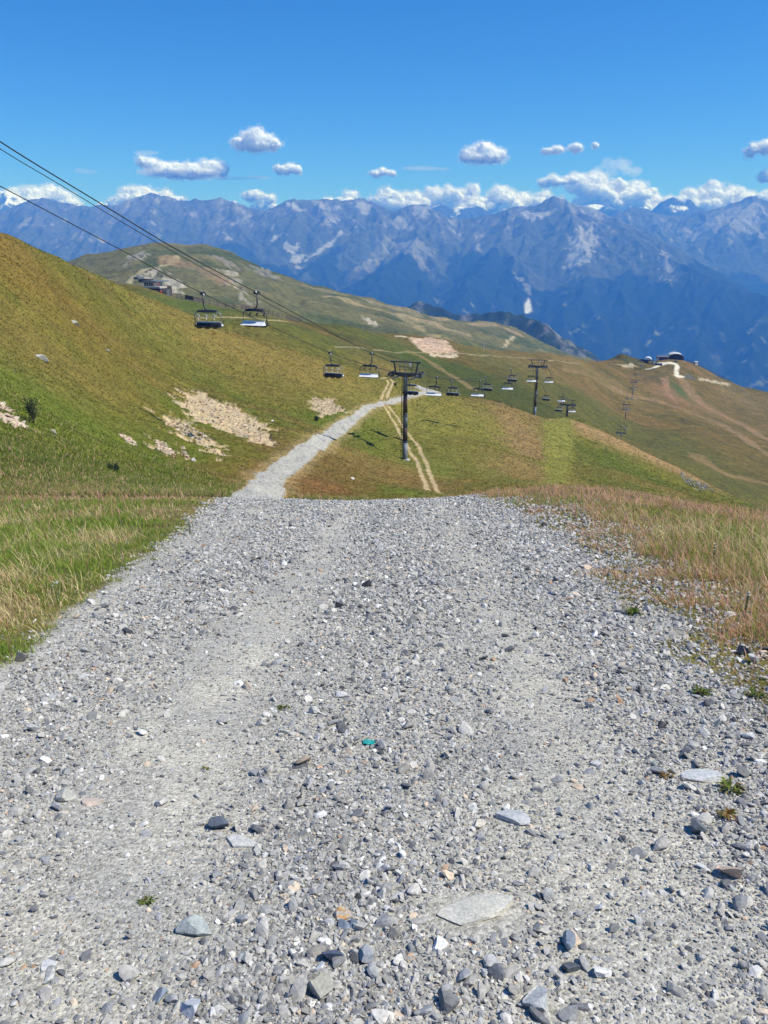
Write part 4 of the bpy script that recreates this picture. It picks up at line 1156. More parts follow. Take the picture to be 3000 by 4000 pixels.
# ------------------------------------------------------------------ chairs
def make_chair(label, loc, rz, side):
    """origin at the grip on the rope, +y is the way the riders face"""
    t = thing('lift_chair', label, 'chairlift chair', loc, rz, 'chairs on the lift')
    ox = -0.42
    m = MB(); m.box(-.14, .14, -.42, .42, -.10, .14); m.tube([(0, -.5, .12), (0, -.2, .22), (0, .3, .18), (0, .5, .08)], .06, 6)
    m.disc((.13, -.36, .02), (1, 0, 0), .13, .08, 8); m.disc((-.13, .36, .02), (1, 0, 0), .13, .08, 8)
    g = m.build('grip', M_black, t)
    m = MB(); m.disc((.22, -.42, .16), (1, 0, 0), .10, .07, 8); m.build('roller', M_white, g)
    m = MB(); m.disc((-.26, .3, -.05), (1, 0, 0), .10, .06, 8); m.build('roller', M_white, g)
    m = MB(); m.tube([(0, 0, -.1), (0, 0, -.9), (-.02, 0, -1.25), (ox * .35, 0, -1.52), (ox, 0, -1.72)], .085, 8); m.build('hanger_arm', M_dark, t, True)
    m = MB()
    prof = []
    for s in (-1.15, -1.0, -.5, 0, .5, 1.0, 1.15):
        k = (1 - (abs(s) / 1.2) ** 2) ** .5
        prof.append([Vector((ox + s, -.32 * (k * .4 + .6), -1.90)), Vector((ox + s, .42 * (k * .4 + .6), -1.96)), Vector((ox + s, .22, -1.80 + .12 * k)), Vector((ox + s, -.16, -1.78 + .12 * k))])
    for a, b in zip(prof[:-1], prof[1:]): m.hexa(a, b)
    m.build('folded_canopy', M_black, t)
    w = 1.60; zt, zb = -1.93, -3.60
    fr = [(-w + .38, 0, zt), (-w + .12, 0, zt - .14), (-w, 0, zt - .42), (-w, .02, zb + .45), (-w + .05, .05, zb + .12), (-w + .2, .1, zb)]
    m = MB()
    m.tube([(ox + x, y, z) for x, y, z in fr] + [(ox - x, y, z) for x, y, z in fr[::-1]], .052, 7)
    m.tube([(ox - w + .38, 0, zt), (ox + w - .38, 0, zt)], .052, 7)
    fo = m.build('frame', M_galv if side == 'L' else M_dark, t, True)
    for s in (-1, 1):
        m = MB(); m.tube([(ox + s * 1.50, -.02, -3.42), (ox + s * 1.55, .25, -3.18), (ox + s * 1.55, .50, -3.22)], .05, 6); m.build('armrest', M_black, fo)
    # seat and backrest cushions, white shell behind
    m = MB()
    m.hexa([Vector((ox - 1.46, -.02, -3.54)), Vector((ox + 1.46, -.02, -3.54)), Vector((ox + 1.46, .50, -3.50)), Vector((ox - 1.46, .50, -3.50))],
           [Vector((ox - 1.46, -.02, -3.38)), Vector((ox + 1.46, -.02, -3.38)), Vector((ox + 1.46, .50, -3.33)), Vector((ox - 1.46, .50, -3.33))])
    se = m.build('seat', M_black, t)
    for s in (-1, 0, 1):
        m = MB(); m.box(ox + s * .95 - .24, ox + s * .95 + .24, .08, .45, -3.68, -3.545); m.build('seat_bracket', M_black, se)
    m = MB()
    m.hexa([Vector((ox - 1.46, -.06, -3.40)), Vector((ox + 1.46, -.06, -3.40)), Vector((ox + 1.46, .02, -3.375)), Vector((ox - 1.46, .02, -3.375))],
           [Vector((ox - 1.46, -.20, -3.10)), Vector((ox + 1.46, -.20, -3.10)), Vector((ox + 1.46, -.12, -3.08)), Vector((ox - 1.46, -.12, -3.08))])
    m.build('backrest_cushion', M_black, t)
    m = MB()
    m.hexa([Vector((ox - 1.50, -.05, -3.44)), Vector((ox + 1.50, -.05, -3.44)), Vector((ox + 1.48, -.80, -3.42)), Vector((ox - 1.48, -.80, -3.42))][::-1],
           [Vector((ox - 1.44, -.20, -3.06)), Vector((ox + 1.44, -.20, -3.06)), Vector((ox + 1.44, -.26, -3.06)), Vector((ox - 1.44, -.26, -3.06))][::-1])
    m.box(ox - 1.44, ox + 1.44, -.25, -.13, -3.08, -2.96)
    m.build('backrest_shell', M_white, t)
    # raised restraint bar with foot rests
    m = MB()
    m.tube([(ox - 1.15, -.05, -2.05), (ox - 1.20, .45, -2.42), (ox + 1.15, .45, -2.46), (ox + 1.32, .40, -2.62), (ox + 1.36, .2, -3.1)], .032, 6)
    rb = m.build('restraint_bar', M_galv if side == 'L' else M_dark, t, True)
    for k in (-1, 0, 1):
        m = MB(); x = ox + k * .95 - .12
        m.tube([(x + .05, .45, -2.45), (x, .62, -2.75)], .025, 5)
        m.hexa([Vector((x - .10, .42, -2.42)), Vector((x + .10, .42, -2.42)), Vector((x + .10, .47, -2.42)), Vector((x - .10, .47, -2.42))],
               [Vector((x + .02, .55, -2.12)), Vector((x + .22, .55, -2.12)), Vector((x + .22, .60, -2.12)), Vector((x + .02, .60, -2.12))])
        m.build('foot_rest', M_white if side == 'L' else M_dark, rb)
    return t
def rz_at(p, q): return dirn(p, q)
labL = ['dark-seated chair facing the viewer, first from the left and one of the two largest',
        'dark-seated chair left of the ladder pylon, hanging over the left slope edge',
        'dark-seated chair half hidden behind the pole of the ladder pylon',
        'dark-seated chair right of the white-backed one beside the ladder pylon, above the mound',
        'dark-seated chair hanging just behind and right of the white-backed chair over the mound brow',
        'dark-seated chair high up left of the second pylon, against the dark green slope',
        'lone small dark chair below and right of the second pylon',
        'small dark chair just left of the third pylon head']
labR = ['large white-backed chair hanging from the thick right rope, against the far grey-green hill',
        'white-backed chair just left of the ladder pylon',
        'white-backed chair just right of the ladder pylon, over the gravel bend',
        'white-backed chair over the crest of the mound, between two dark-seated chairs',
        'white-backed chair midway between the mound brow and the second pylon',
        'white-backed chair overlapping the pole of the second pylon',
        'white-backed chair just right of the second pylon',
        'small white-backed chair up and left of the third pylon head',
        'small white-backed chair right of the third pylon head']
chL = chR = None
for i, g in enumerate(gl3):
    nx = (gl3 + [shL3])[i + 1]; rz = dirn(g, nx) + math.pi
    if i == 0: chL = make_chair(labL[0], g - up * .05, rz + .10, 'L')
    else: dup(chL, g - up * .05, rz, labL[i])
for i, g in enumerate(gr3):
    nx = (gr3 + [shR3])[i + 1]; rz = dirn(g, nx)
    if i == 0: chR = make_chair(labR[0], g - up * .05, rz - .10, 'R')
    else: dup(chR, g - up * .05, rz, labR[i])
# far chairs: a few pixels each, one mesh with both colours
def far_chair_mesh(front):
    m = MB(); m.tube([(0, 0, 0), (0, 0, -1.4), (-.4, 0, -1.75)], .08, 5)
    m.tube([(-1.9, 0, -1.95), (-2.0, 0, -2.3), (-2.0, 0, -3.3), (-1.8, .1, -3.6), (1.0, .1, -3.6), (1.2, 0, -3.3), (1.2, 0, -2.3), (1.1, 0, -1.95)], .07, 5, closed=True)
    m.box(-1.5, .7, -.2, .2, -2.0, -1.8); m.box(-1.85, 1.05, 0, .5, -3.6, -3.4)
    me = bpy.data.meshes.new('lift_chair'); n0 = len(m.f)
    m.box(-1.88, 1.08, -.3, -.05, -3.5, -2.9)
    me.from_pydata(m.v, [], m.f); me.materials.append(M_dark); me.materials.append(M_white if not front else M_galv)
    me.polygons.foreach_set('material_index', [0] * n0 + [1] * (len(m.f) - n0)); me.update(); return me
fmR, fmL = far_chair_mesh(False), far_chair_mesh(True)
flabL = ['tiny far chair, left one of the pair under the crossarm of the lowest distant pylon', 'tiny far chair, left one of the pair just above the lowest distant pylon',
         'tiny far chair left of the pole of the shadow-casting distant pylon', 'tiny far chair, left one of the pair above the shadow-casting distant pylon',
         'tiny far chair left of the pole of the pylon third from below', 'tiny far chair, left one of the pair above the pylon third from below']
flabR = ['tiny white-backed far chair, right one of the pair under the lowest distant pylon crossarm', 'tiny white-backed far chair, right one of the pair just above the lowest distant pylon',
         'tiny white-backed far chair right of the pole of the shadow-casting distant pylon', 'tiny white-backed far chair, right one of the pair above the shadow-casting distant pylon',
         'tiny white-backed far chair right of the pole of the pylon third from below', 'tiny white-backed far chair at crossarm height of the pylon third from below',
         'tiny white-backed far chair, right one of the pair above the pylon third from below', 'tiny white-backed far chair at the pylon before the ridge station']
for lst, labs, me, add in ((farL, flabL, fmL, math.pi), (farR, flabR, fmR, 0)):
    for (px, py, Y), lb in zip(lst, labs):
        o = bpy.data.objects.new('lift_chair', me); COL.objects.link(o); o.location = P(px, py, Y)
        o.rotation_euler = (0, 0, dirn(t4, t7) + add); tag(o, lb, 'chairlift chair', 'distant chairs on the lift')

# ------------------------------------------------------------------ mountain restaurant behind the left hill
def chalet():
    c0 = P(592, 1142, 392); S = 392 / F * .92          # metres per photo pixel here
    z0 = P(600, 1153, 392).z
    t = thing('mountain_restaurant', 'mountain restaurant of flat grey roofs, pale terrace and red lower band behind the left hill', 'building', (c0.x, c0.y, z0), math.radians(-12))
    def bx(name, mat, x0, x1, y0p, y1p, d0, d1, par=t):
        m = MB(); m.box((x0 - 600) * S, (x1 - 600) * S, d0, d1, (1172 - y1p) * S, (1172 - y0p) * S)
        return m.build(name, mat, par)
    w = bx('wall', M_woodd, 556, 640, 1139, 1178, 3, 12)
    bx('upper_storey', M_beige, 561, 606, 1123, 1139, 1.6, 10)
    win = bx('window_band', M_glassd, 564, 603, 1126, 1135, 1.45, 1.6)
    m = MB()
    for k in range(5): x = (564 + k * 9.6 - 600) * S; m.box(x, x + .12, 1.40, 1.47, (1172 - 1135) * S, (1172 - 1126) * S)
    m.build('mullions', M_white, win)
    bx('upper_roof', M_roof, 550, 622, 1117, 1121, .5, 14)
    bx('roof', M_roof, 556, 607, 1121.4, 1124, .2, 9)
    bx('chimney', M_dark, 576, 581, 1111, 1118, 4, 5)
    bx('terrace', M_beige, 574, 645, 1138, 1145, -1.5, 6)
    bx('window_band', M_glassd, 590, 643, 1145.2, 1151, -.4, 5)
    bx('deck', M_roof, 592, 648, 1151.2, 1154, -2.2, 5)
    bx('red_fascia', M_red, 604, 648, 1154.2, 1161, -2.0, 5)
    bx('lower_wall', M_woodd, 600, 646, 1161.2, 1180, -1.2, 5)
    bx('side_tower', M_roof, 649, 667, 1151, 1175, 0, 4)
    m = MB(); 
    for k in range(10): x = (578 + k * 7 - 600) * S; m.tube([(x, -1.4, (1172 - 1138) * S), (x, -1.4, (1172 - 1131) * S)], .05, 4)
    m.tube([((576 - 600) * S, -1.4, (1172 - 1131) * S), ((643 - 600) * S, -1.4, (1172 - 1131) * S)], .05, 4)
    m.build('terrace_railing', M_galv, t)
    bx('annex', M_roof, 498, 518, 1103, 1112, 6, 12); bx('annex', M_woodd, 519, 560, 1111, 1124, 6, 12)
    # two red sunshades on the terrace
    for px, w_, lb in ((608, 5, 'narrow folded red parasol on the restaurant terrace'), (629, 9, 'broad orange-red parasol at the right end of the restaurant terrace')):
        b = c0 + Vector(((px - 600) * S, 1.2 - (px - 600) * S * math.sin(math.radians(12)), 0)); b.z = z0 + (1172 - 1138) * S
        u = thing('parasol', lb, 'parasol', b, 0)
        m = MB(); m.tube([(0, 0, 0), (0, 0, 1.9)], .05, 6); m.build('pole', M_dark, u)
        m = MB(); m.tube([(0, 0, .5), (0, 0, 1.1), (0, 0, 1.9)], w_ * S * .5, 8, .08); m.build('canopy', M_red, u)
chalet()

# ------------------------------------------------------------------ fences
def fence(name, label, pts, h, gap, mat, rails=3, pr=.07, board=None, lean=0.0):
    t = thing(name, label, 'fence', pts[0], 0)
    L = 0; rel = [p - pts[0] for p in pts]; posts = []
    r = random.Random(len(label)); acc = 0
    dense = []
    for a, b in zip(rel[:-1], rel[1:]):
        n = max(1, round((b - a).length / gap))
        for k in range(n): dense.append(a.lerp(b, k / n))
    dense.append(rel[-1])
    for p in dense:
        hh = h * r.uniform(.85, 1.12); q_ = Vector((r.uniform(-lean, lean), r.uniform(-lean, lean), hh))
        m = MB(); m.tube([p - up * .5, p + q_], pr, 5); m.build('post', mat, t)
    for k in range(rails):
        m = MB(); zz = h * (.3 + .6 * k / max(1, rails - 1))
        for a, b in zip(dense[:-1], dense[1:]):
            if r.random() < .08 and m.v: m.build('rail', mat, t); m = MB(); continue
            m.tube([a + up * (zz + r.uniform(-.05, .05)), b + up * (zz + r.uniform(-.05, .05))], pr * .8, 4)
        if m.v: m.build('rail', mat, t)
    if board:
        for i0, i1 in board:
            m = MB()
            for a, b in zip(dense[i0:i1], dense[i0 + 1:i1 + 1]):
                m.hexa([a + up * h * .25, a + up * h * .25 + Vector((0, .06, 0)), b + up * h * .25 + Vector((0, .06, 0)), b + up * h * .25],
                       [a + up * h * .98, a + up * h * .98 + Vector((0, .06, 0)), b + up * h * .98 + Vector((0, .06, 0)), b + up * h * .98])
            m.build('board_panel', mat, t)
    return t
def onB(px, py, Y):
    p = P(px, py, Y); p.z = float(HB(np.array([p.x]), np.array([p.y]))[0]); return p
fence('snow_fence', 'long weathered timber fence with broken rails running down the ridge behind the chairs', [crest_pt(q_, HB, 300, 600, 1.5) for q_ in (668, 720, 780, 840, 900, 960, 1020, 1080, 1130, 1190)], 2.6, 3.6, M_wood, 3, .13, [(4, 8), (13, 15)], .1)
fence('ridge_fence', 'row of dark posts with wires along the ridge right of the round-roofed station', [crest_pt(q_, HB, 700, 1300, 2) for q_ in (2672, 2730, 2790, 2850)], 3.4, 4.6, M_woodd, 1, .22, None, .2)
def net_fence():
    pts = [hitB(2677, 1478), hitB(2712, 1484)]
    t = thing('barrier', 'short row of pale upright slats at the end of the pale road', 'barrier', pts[0], 0)
    for k in range(8):
        p = (pts[1] - pts[0]) * (k / 7); m = MB(); m.box(p.x - .45, p.x + .45, p.y - .1, p.y + .1, p.z - .3, p.z + 5.0 if k < 6 else p.z + 2.4); m.build('slat', M_net, t)
    m = MB(); m.tube([up * 3.8, pts[1] - pts[0] + up * 3.8], .2, 5); m.build('rail', M_woodd, t)
net_fence()

# ------------------------------------------------------------------ ridge stations
def station_big():
    Y = 1015; S = Y / F * 1.02; b = P(2638, 1408, Y)
    t = thing('lift_station', 'large lift station with a pale barrel roof on top of the ridge', 'building', b, math.radians(-14))
    m = MB(); W, D = 8.0, 16.0; n = 12
    arc = [(-W * math.cos(math.pi * k / n) * 1.06, 4.6 + 3.9 * math.sin(math.pi * k / n) ** .8) for k in range(n + 1)]
    for (xa, za), (xb, zb) in zip(arc[:-1], arc[1:]):
        m.hexa([Vector((xa, -3, za)), Vector((xb, -3, zb)), Vector((xb, D, zb)), Vector((xa, D, za))],
               [Vector((xa, -3, za + .5)), Vector((xb, -3, zb + .5)), Vector((xb, D, zb + .5)), Vector((xa, D, za + .5))])
    m.build('barrel_roof', simple_mat("pale_roof_sheet", (0.62, 0.60, 0.54), 0.5, .1, .1, .3), t)
    m = MB(); 
    pv = [Vector((x * .93, 0, z * .985)) for x, z in arc]
    m._add([Vector((-W * .98, 0, -3))] + pv + [Vector((W * .98, 0, -3))] + [Vector((-W * .98, D - .5, -3))] + [p + Vector((0, D - .5, 0)) for p in pv] + [Vector((W * .98, D - .5, -3))],
           [tuple(range(n + 3))[::-1], tuple(range(n + 3, 2 * n + 6))] + [(i, i + 1, i + n + 4, i + n + 3) for i in range(n + 2)])
    m.build('hall', M_woodd, t)
    for k in range(4):
        m = MB(); m.box(-6.2 + k * 3.1, -4.1 + k * 3.1, -.12, -.02, -.5, 3.2 - .2 * abs(k - 1.5)); m.build('window', M_glassd, t)
    m = MB(); m.box(-7.5, 7.5, -2.6, -.1, -.4, -.1); [m.tube([(x, -2.5, -4), (x, -2.5, 4.6)], .2, 6) for x in (-7, -2.5, 2.5, 7)]; m.build('porch', M_wood, t)
    m = MB(); m.box(7.9, 10.5, 3, 14, -3, 4.5); m.build('side_wing', M_woodd, t)
station_big()
def low_house():
    Y = 1005; b = P(2589, 1410, Y)
    t = thing('ridge_hut', 'long low hut with a flat brown roof left of the round-roofed station', 'building', b, math.radians(-6))
    m = MB(); m.box(-6.3, 6.3, 0, 7, -2, 4.6); m.build('wall', M_woodd, t)
    m = MB(); m.box(-7.4, 7.4, -1.4, 8, 4.62, 5.5); m.build('roof', simple_mat("brown_roof", (0.19, 0.15, 0.13), .8, 0, .2, 1), t)
    for x in (-4.5, -1.5, 1.5): 
        m = MB(); m.box(x, x + 2.2, -.12, -.02, 1.2, 3.6); m.build('window', M_glassd, t)
    for x in (-5.9, 5.7):
        m = MB(); m.box(x, x + .5, -.2, .1, -2, 4.6); m.build('pillar', M_beige, t)
    m = MB(); m.box(-7.6, -6.0, -3.0, -1.5, -1.5, 3.4); m.build('ticket_booth', M_net, t)
low_house()
def lower_station():
    Y = 968; b = P(2520, 1428, Y)
    t = thing('lower_station', 'dark steel lift station with a white curved cowl, end of the chairlift', 'building', b, dirn(t6, t7))
    m = MB(); m.box(-9.5, 10, 0, 9, -2, 0.2); m.build('platform', M_concrete, t)
    m = MB()
    for x in (-8, -3, 3, 8): m.box(x - .5, x + .5, 3, 4, 0, 5.2)
    m.build('columns', M_dark, t)
    m = MB(); m.box(-10.5, 3, .5, 8, 4.4, 5.6); m.box(-6, 8, 2, 7, 5.7, 7.2); m.build('machinery_deck', M_dark, t)
    m = MB(); m.box(-7.6, 3, -.5, 1.5, .3, 3.9); m.build('control_cabin', M_glassd, t)
    m = MB()
    pr_ = [(-1.5, 7.3), (-.8, 9.0), (1.2, 10.2), (4.2, 10.0), (6.4, 8.4), (6.8, 7.3)]
    m._add([Vector((x, 0, z)) for x, z in pr_] + [Vector((x, 9, z)) for x, z in pr_], [tuple(range(6))[::-1], tuple(range(6, 12))] + [(i, (i + 1) % 6, (i + 1) % 6 + 6, i + 6) for i in range(6)])
    m.build('cowl', M_white, t)
    m = MB(); m.tube([(-10, 0, 5.8), (-10, 0, 8.0)], .15, 4); m.tube([(9.5, 0, 0), (9.5, 0, 7)], .3, 5); m.tube([(-10, 0, 7.8), (-2, 0, 7.8)], .12, 4); m.build('railing', M_dark, t)
    m = MB(); m.box(11, 20, 0, 6, .3, 2.9); m.build('chair_garage', M_black, t)
    m = MB(); m.box(8.6, 10.8, -.5, 3, 0, 4.5); m.build('stair_tower', M_net, t)
lower_station()
# masts
b = onB(2595, 1402, 1004); t = thing('radio_mast', 'very thin pale radio mast beside the low ridge hut', 'mast', b, 0)
m = MB(); m.tube([(0, 0, -1), (0, 0, 18)], .16, 6, .08); m.build('pole', M_galv, t); m = MB(); m.box(-.8, .8, -.1, .1, 13, 13.2); m.build('antenna', M_galv, t)
h_ = hitB(1890, 1374)
t = thing('marker_pole', 'lone pale upright pole beside the track right of the pink quarry face', 'pole', h_, 0)
m = MB(); m.tube([(0, 0, -1), (0, 0, 6.6)], .16, 6, .12); m.build('shaft', M_net, t); m = MB(); m.box(-.3, .3, -.12, .12, 6.2, 7.0); m.build('cap', M_net, t)
b = crest_pt(2708, HB, 700, 1300, 3); t = thing('snow_gun_shelter', 'small pale cabin among the fence posts on the right ridge', 'cabin', b, .3)
m = MB(); m.box(-2.2, 2.2, -1.5, 1.5, -1, 3.4); m.build('body', M_net, t); m = MB(); m.box(-2.5, 2.5, -1.8, 1.8, 3.42, 3.9); m.build('roof', M_white, t)
b = onB(2637, 1422, 990); t = thing('groomer_box', 'dark box standing on the grass below the round-roofed station', 'box', b, .1)
m = MB(); m.box(-1.4, 1.4, -1, 1, -.4, 2.0); m.build('body', M_dark, t); m = MB(); m.box(-1.5, 1.5, -1.1, 1.1, 2.02, 2.3); m.build('lid', M_roof, t)
# ================================================================== GRASS AND STONES
def sampA(arr, x, y):
    """value of a terrain-A array at world x, y"""
    j = np.clip((np.log(np.maximum(y, -4.9) + 6.2) - math.log(1.2)) / (math.log(430) - math.log(1.2)) * (NR - 1), 0, NR - 1).round().astype(int)
    i = np.clip((x / (y + 7.5) + 0.80) / 1.60 * (NC - 1), 0, NC - 1).round().astype(int)
    return arr[j, i]

def leaf_mat(name, trans=0.45, rough=0.7):
    m = bpy.data.materials.new(name); m.use_nodes = True
    n = m.node_tree.nodes; l = m.node_tree.links; n.clear()
    out = n.new('ShaderNodeOutputMaterial'); a = n.new('ShaderNodeAttribute'); a.attribute_name = 'Col'
    d = n.new('ShaderNodeBsdfDiffuse'); t = n.new('ShaderNodeBsdfTranslucent'); mx = n.new('ShaderNodeMixShader')
    mx.inputs[0].default_value = trans
    l.new(a.outputs['Color'], d.inputs[0]); l.new(a.outputs['Color'], t.inputs[0])
    l.new(d.outputs[0], mx.inputs[1]); l.new(t.outputs[0], mx.inputs[2]); l.new(mx.outputs[0], out.inputs[0])
    return m
M_grass = leaf_mat("grass_blade")

def blades(name, x, y, z, h, w, az, lean, cols, headw=None, tipcol=None):
    """each blade: strip of 3 cross sections (6 points, 2 quads)"""
    n = len(x)
    ca, sa = np.cos(az), np.sin(az)              # lean direction
    fa = az + rng.normal(0, .9, n) + math.pi / 2
    cw, sw = np.cos(fa), np.sin(fa)
    co = np.zeros((n, 6, 3))
    for k, (t, ww) in enumerate(((0, .75), (.55, 1.0), (1.0, .18))):
        off = lean * h * t ** 1.8
        cx = x + ca * off; cy = y + sa * off; cz = z + h * t * np.maximum(.25, 1 - .25 * lean * t)
        wk = w * ww if (headw is None or k != 1) else w * ww * headw
        co[:, 2 * k] = np.stack([cx - cw * wk / 2, cy - sw * wk / 2, cz], 1)
        co[:, 2 * k + 1] = np.stack([cx + cw * wk / 2, cy + sw * wk / 2, cz], 1)
    b = np.arange(n)[:, None] * 6
    f = np.concatenate([b + np.array([0, 1, 3, 2]), b + np.array([2, 3, 5, 4])], 0)
    cc = np.repeat(cols[:, None, :], 6, 1)
    if tipcol is not None:
        cc[:, 2:] = tipcol[:, None, :]
    return co.reshape(-1, 3), f, cc.reshape(-1, 3)

# --- near meadow on both sides of the track
def scatter(n, y0, y1, u0, u1, k=7.5, off=4.0):
    y = np.exp(rng.uniform(math.log(y0 + off), math.log(y1 + off), n)) - off
    u = rng.uniform(u0, u1, n)
    return u * (y + 1.5), y
N = 560000
x, y = scatter(N, 1.5, 30, -0.78, 0.78)
g = sampA(grav, x, y); sdn = sampA(sd_near, x, y)
edge = fbm(x / 0.35, y / 0.35, 2, 501)
dens = sstep(0.5, -1.0, g + edge * 1.6)
thin = fbm(x / 1.3, y / 1.3, 3, 502)
sparse = (x > 0) * sstep(-2.6, -0.3, sdn) * (y < 17)       # the stony fringe on the right
dens = dens * (1 - sparse * sstep(-0.25, 0.15, -thin + .1) * 0.92)
keep = rng.random(N) < dens * (0.55 + 0.45 * (y < 12))
x, y = x[keep], y[keep]; n = len(x); sdn = sdn[keep]; sparse = sparse[keep]
z = HA(x, y)
p1 = fbm(x / 2.4, y / 2.4, 3, 503); p2 = fbm(x / .8, y / .8, 3, 504); p3 = fbm(x / 5, y / 5, 3, 505)
r_ = rng.random((n, 4))
green = np.array((0.20, 0.29, 0.05)); lime = np.array((0.36, 0.42, 0.085)); olive = np.array((0.29, 0.31, 0.085)); straw = np.array((0.74, 0.60, 0.32)); pink = np.array((0.69, 0.40, 0.29)); rust = np.array((0.50, 0.27, 0.14))
cl = np.zeros((n, 3)) + olive
gsel = (r_[:, 0] + p1 * 1.0 + p2 * .6 + (x < 0) * .12) > 0.45; cl[gsel] = green
cl[(r_[:, 1] > .82) & gsel] = lime
ssel = (r_[:, 2] - p1 * .8 - p2 * .5) > 0.92 - .04 * (x > 0); cl[ssel] = straw
crest_band = sstep(11, 20, y) * ((x > 1) * 1.0 + (x < 0) * .55)
psel = r_[:, 3] < (0.03 + 0.07 * (x > 0) + 0.55 * crest_band * sstep(-.5, .3, p3 + .25) + 0.45 * sparse + 0.10 * sstep(.1, .5, -p1))
cl[psel] = np.where(rng.random((psel.sum(), 1)) < .6, pink, rust)
cl *= rng.uniform(.75, 1.5, (n, 1))
edge_short = sstep(0, -1.4, sdn)
h = (0.10 + 0.17 * rng.random(n) + 0.10 * np.clip(p1 + p2, -.6, .8)) * (0.35 + 0.65 * edge_short) * (1 - .35 * sparse)
tall = (psel | ssel) & (rng.random(n) < .35)
h = np.where(tall, h * 1.7 + .05, h); h = h * (1 - .45 * sstep(10, 20, y)) * np.where(x < 0, .82, 1.05); h = np.clip(h, .035, .55)
w = (0.0032 + 0.00050 * y) * rng.uniform(.7, 1.4, n) * np.where(tall, .75, 1)
az = rng.uniform(0, 2 * math.pi, n); az = np.where(rng.random(n) < .3, rng.normal(math.pi * .95, .9, n), az)
co, f, cc = blades('grass', x, y, z - .01, h, w, az, rng.uniform(.15, .95, n), cl)
o = poly_mesh('meadow_grass', co, f, 4, M_grass, False, cc); tag(o, kind='stuff')

# --- the meadow goes on over the brow on the left
N = 170000
x, y = scatter(N, 22, 70, -0.66, -0.02, off=6)
g = sampA(grav, x, y); k_ = (g < -.5) & (rng.random(N) < sstep(70, 30, y)) & (sampA(scm, x, y) < .4); x, y = x[k_], y[k_]; n = len(x)
p1 = fbm(x / 3.2, y / 3.2, 3, 506); r_ = rng.random((n, 2))
cl = np.zeros((n, 3)) + np.array((.21, .22, .05)); a_ = r_[:, 0] + p1 > .42; cl[a_] = (.15, .22, .04)
a_ = r_[:, 1] < .12 * sstep(45, 24, y) + .05; cl[a_] = pink; a_ = r_[:, 1] > .80; cl[a_] = (.50, .42, .19); a_ = (r_[:, 1] > .7) & (r_[:, 1] < .8); cl[a_] = lime * .8
cl *= rng.uniform(.7, 1.4, (n, 1)) 
h = rng.uniform(.12, .34, n) * (1 + .5 * p1); w = (.004 + .0007 * y) * rng.uniform(.7, 1.3, n)
co, f, cc = blades('grass', x, y, HA(x, y) - .01, h, w, rng.uniform(0, 6.28, n), rng.uniform(.2, 1.1, n), cl)
o = poly_mesh('meadow_grass', co, f, 4, M_grass, False, cc); tag(o, kind='stuff')

# --- hummocky turf on the slopes beyond the crest
N = 300000
x, y = scatter(N, 24, 325, -0.62, 0.66, off=10)
g = sampA(grav, x, y); ok = (g < -0.4) & (sampA(scm, x, y) < 0.4)
for i, r in enumerate(ruts):
    d = line_d(x, y, r, 3); ok &= d > .40
# leave out what lies far behind the left crest
ok &= ~((x < -63) & (y > 60))
x, y, = x[ok], y[ok]; n = len(x); z = HA(x, y)
cl = sampA(colA, x, y) * 1.0
v = fbm(x / 1.5, y / 1.5, 3, 511); v2 = rng.random(n)
cl = cl * np.clip(1.08 + .35 * v + (v2 - .5) * .45, .65, 1.9)[:, None]
ss = v2 > .86; cl[ss] = cl[ss] * .35 + np.array((0.40, 0.31, 0.14)) * .65
gs = v2 < .10; cl[gs] = cl[gs] * .5 + np.array((0.10, 0.17, 0.03)) * .5
h = np.clip((0.06 + 0.0008 * y) * rng.uniform(.5, 1.35, n), .08, .6); w = np.clip(0.012 + 0.0016 * y, 0.02, .4) * rng.uniform(.6, 1.4, n)
az = rng.normal(-.9, 1.0, n)
co, f, cc = blades('turf', x, y, z - .03, h, w, az, rng.uniform(1.6, 3.0, n), np.clip(cl, 0, .8))
o = poly_mesh('slope_grass', co, f, 4, M_grass, False, cc); tag(o, kind='stuff')

# ------------------------------------------------------------------ stones
def ico(sub):
    import bmesh
    bm = bmesh.new(); bmesh.ops.create_icosphere(bm, subdivisions=sub, radius=1.0)
    v = np.array([p.co[:] for p in bm.verts]); f = np.array([[q.index for q in p.verts] for p in bm.faces]); bm.free(); return v, f
ICO = {1: ico(1), 2: ico(2), 3: ico(3), 4: ico(4)}
def chip(sub, ncut, r, flat=0.6, elong=1.3):
    v, f = ICO[sub]; v = v * (1 + r.normal(0, .05, (len(v), 1)))
    for k in range(ncut):
        n_ = r.normal(0, 1, 3); n_ /= np.linalg.norm(n_); d = r.uniform(.35, .75)
        t = v @ n_ - d; v = v - np.where(t > 0, t, 0)[:, None] * n_
    v = v * np.array((elong, 1.0, flat)) * (1 / max(1e-6, np.abs(v).max()))
    return v, f
SH1 = [chip(1, 5, rng, rng.uniform(.55, .95), rng.uniform(1, 1.5)) for _ in range(24)]
SH2 = [chip(2, 8, rng, rng.uniform(.5, .95), rng.uniform(1, 1.6)) for _ in range(24)]
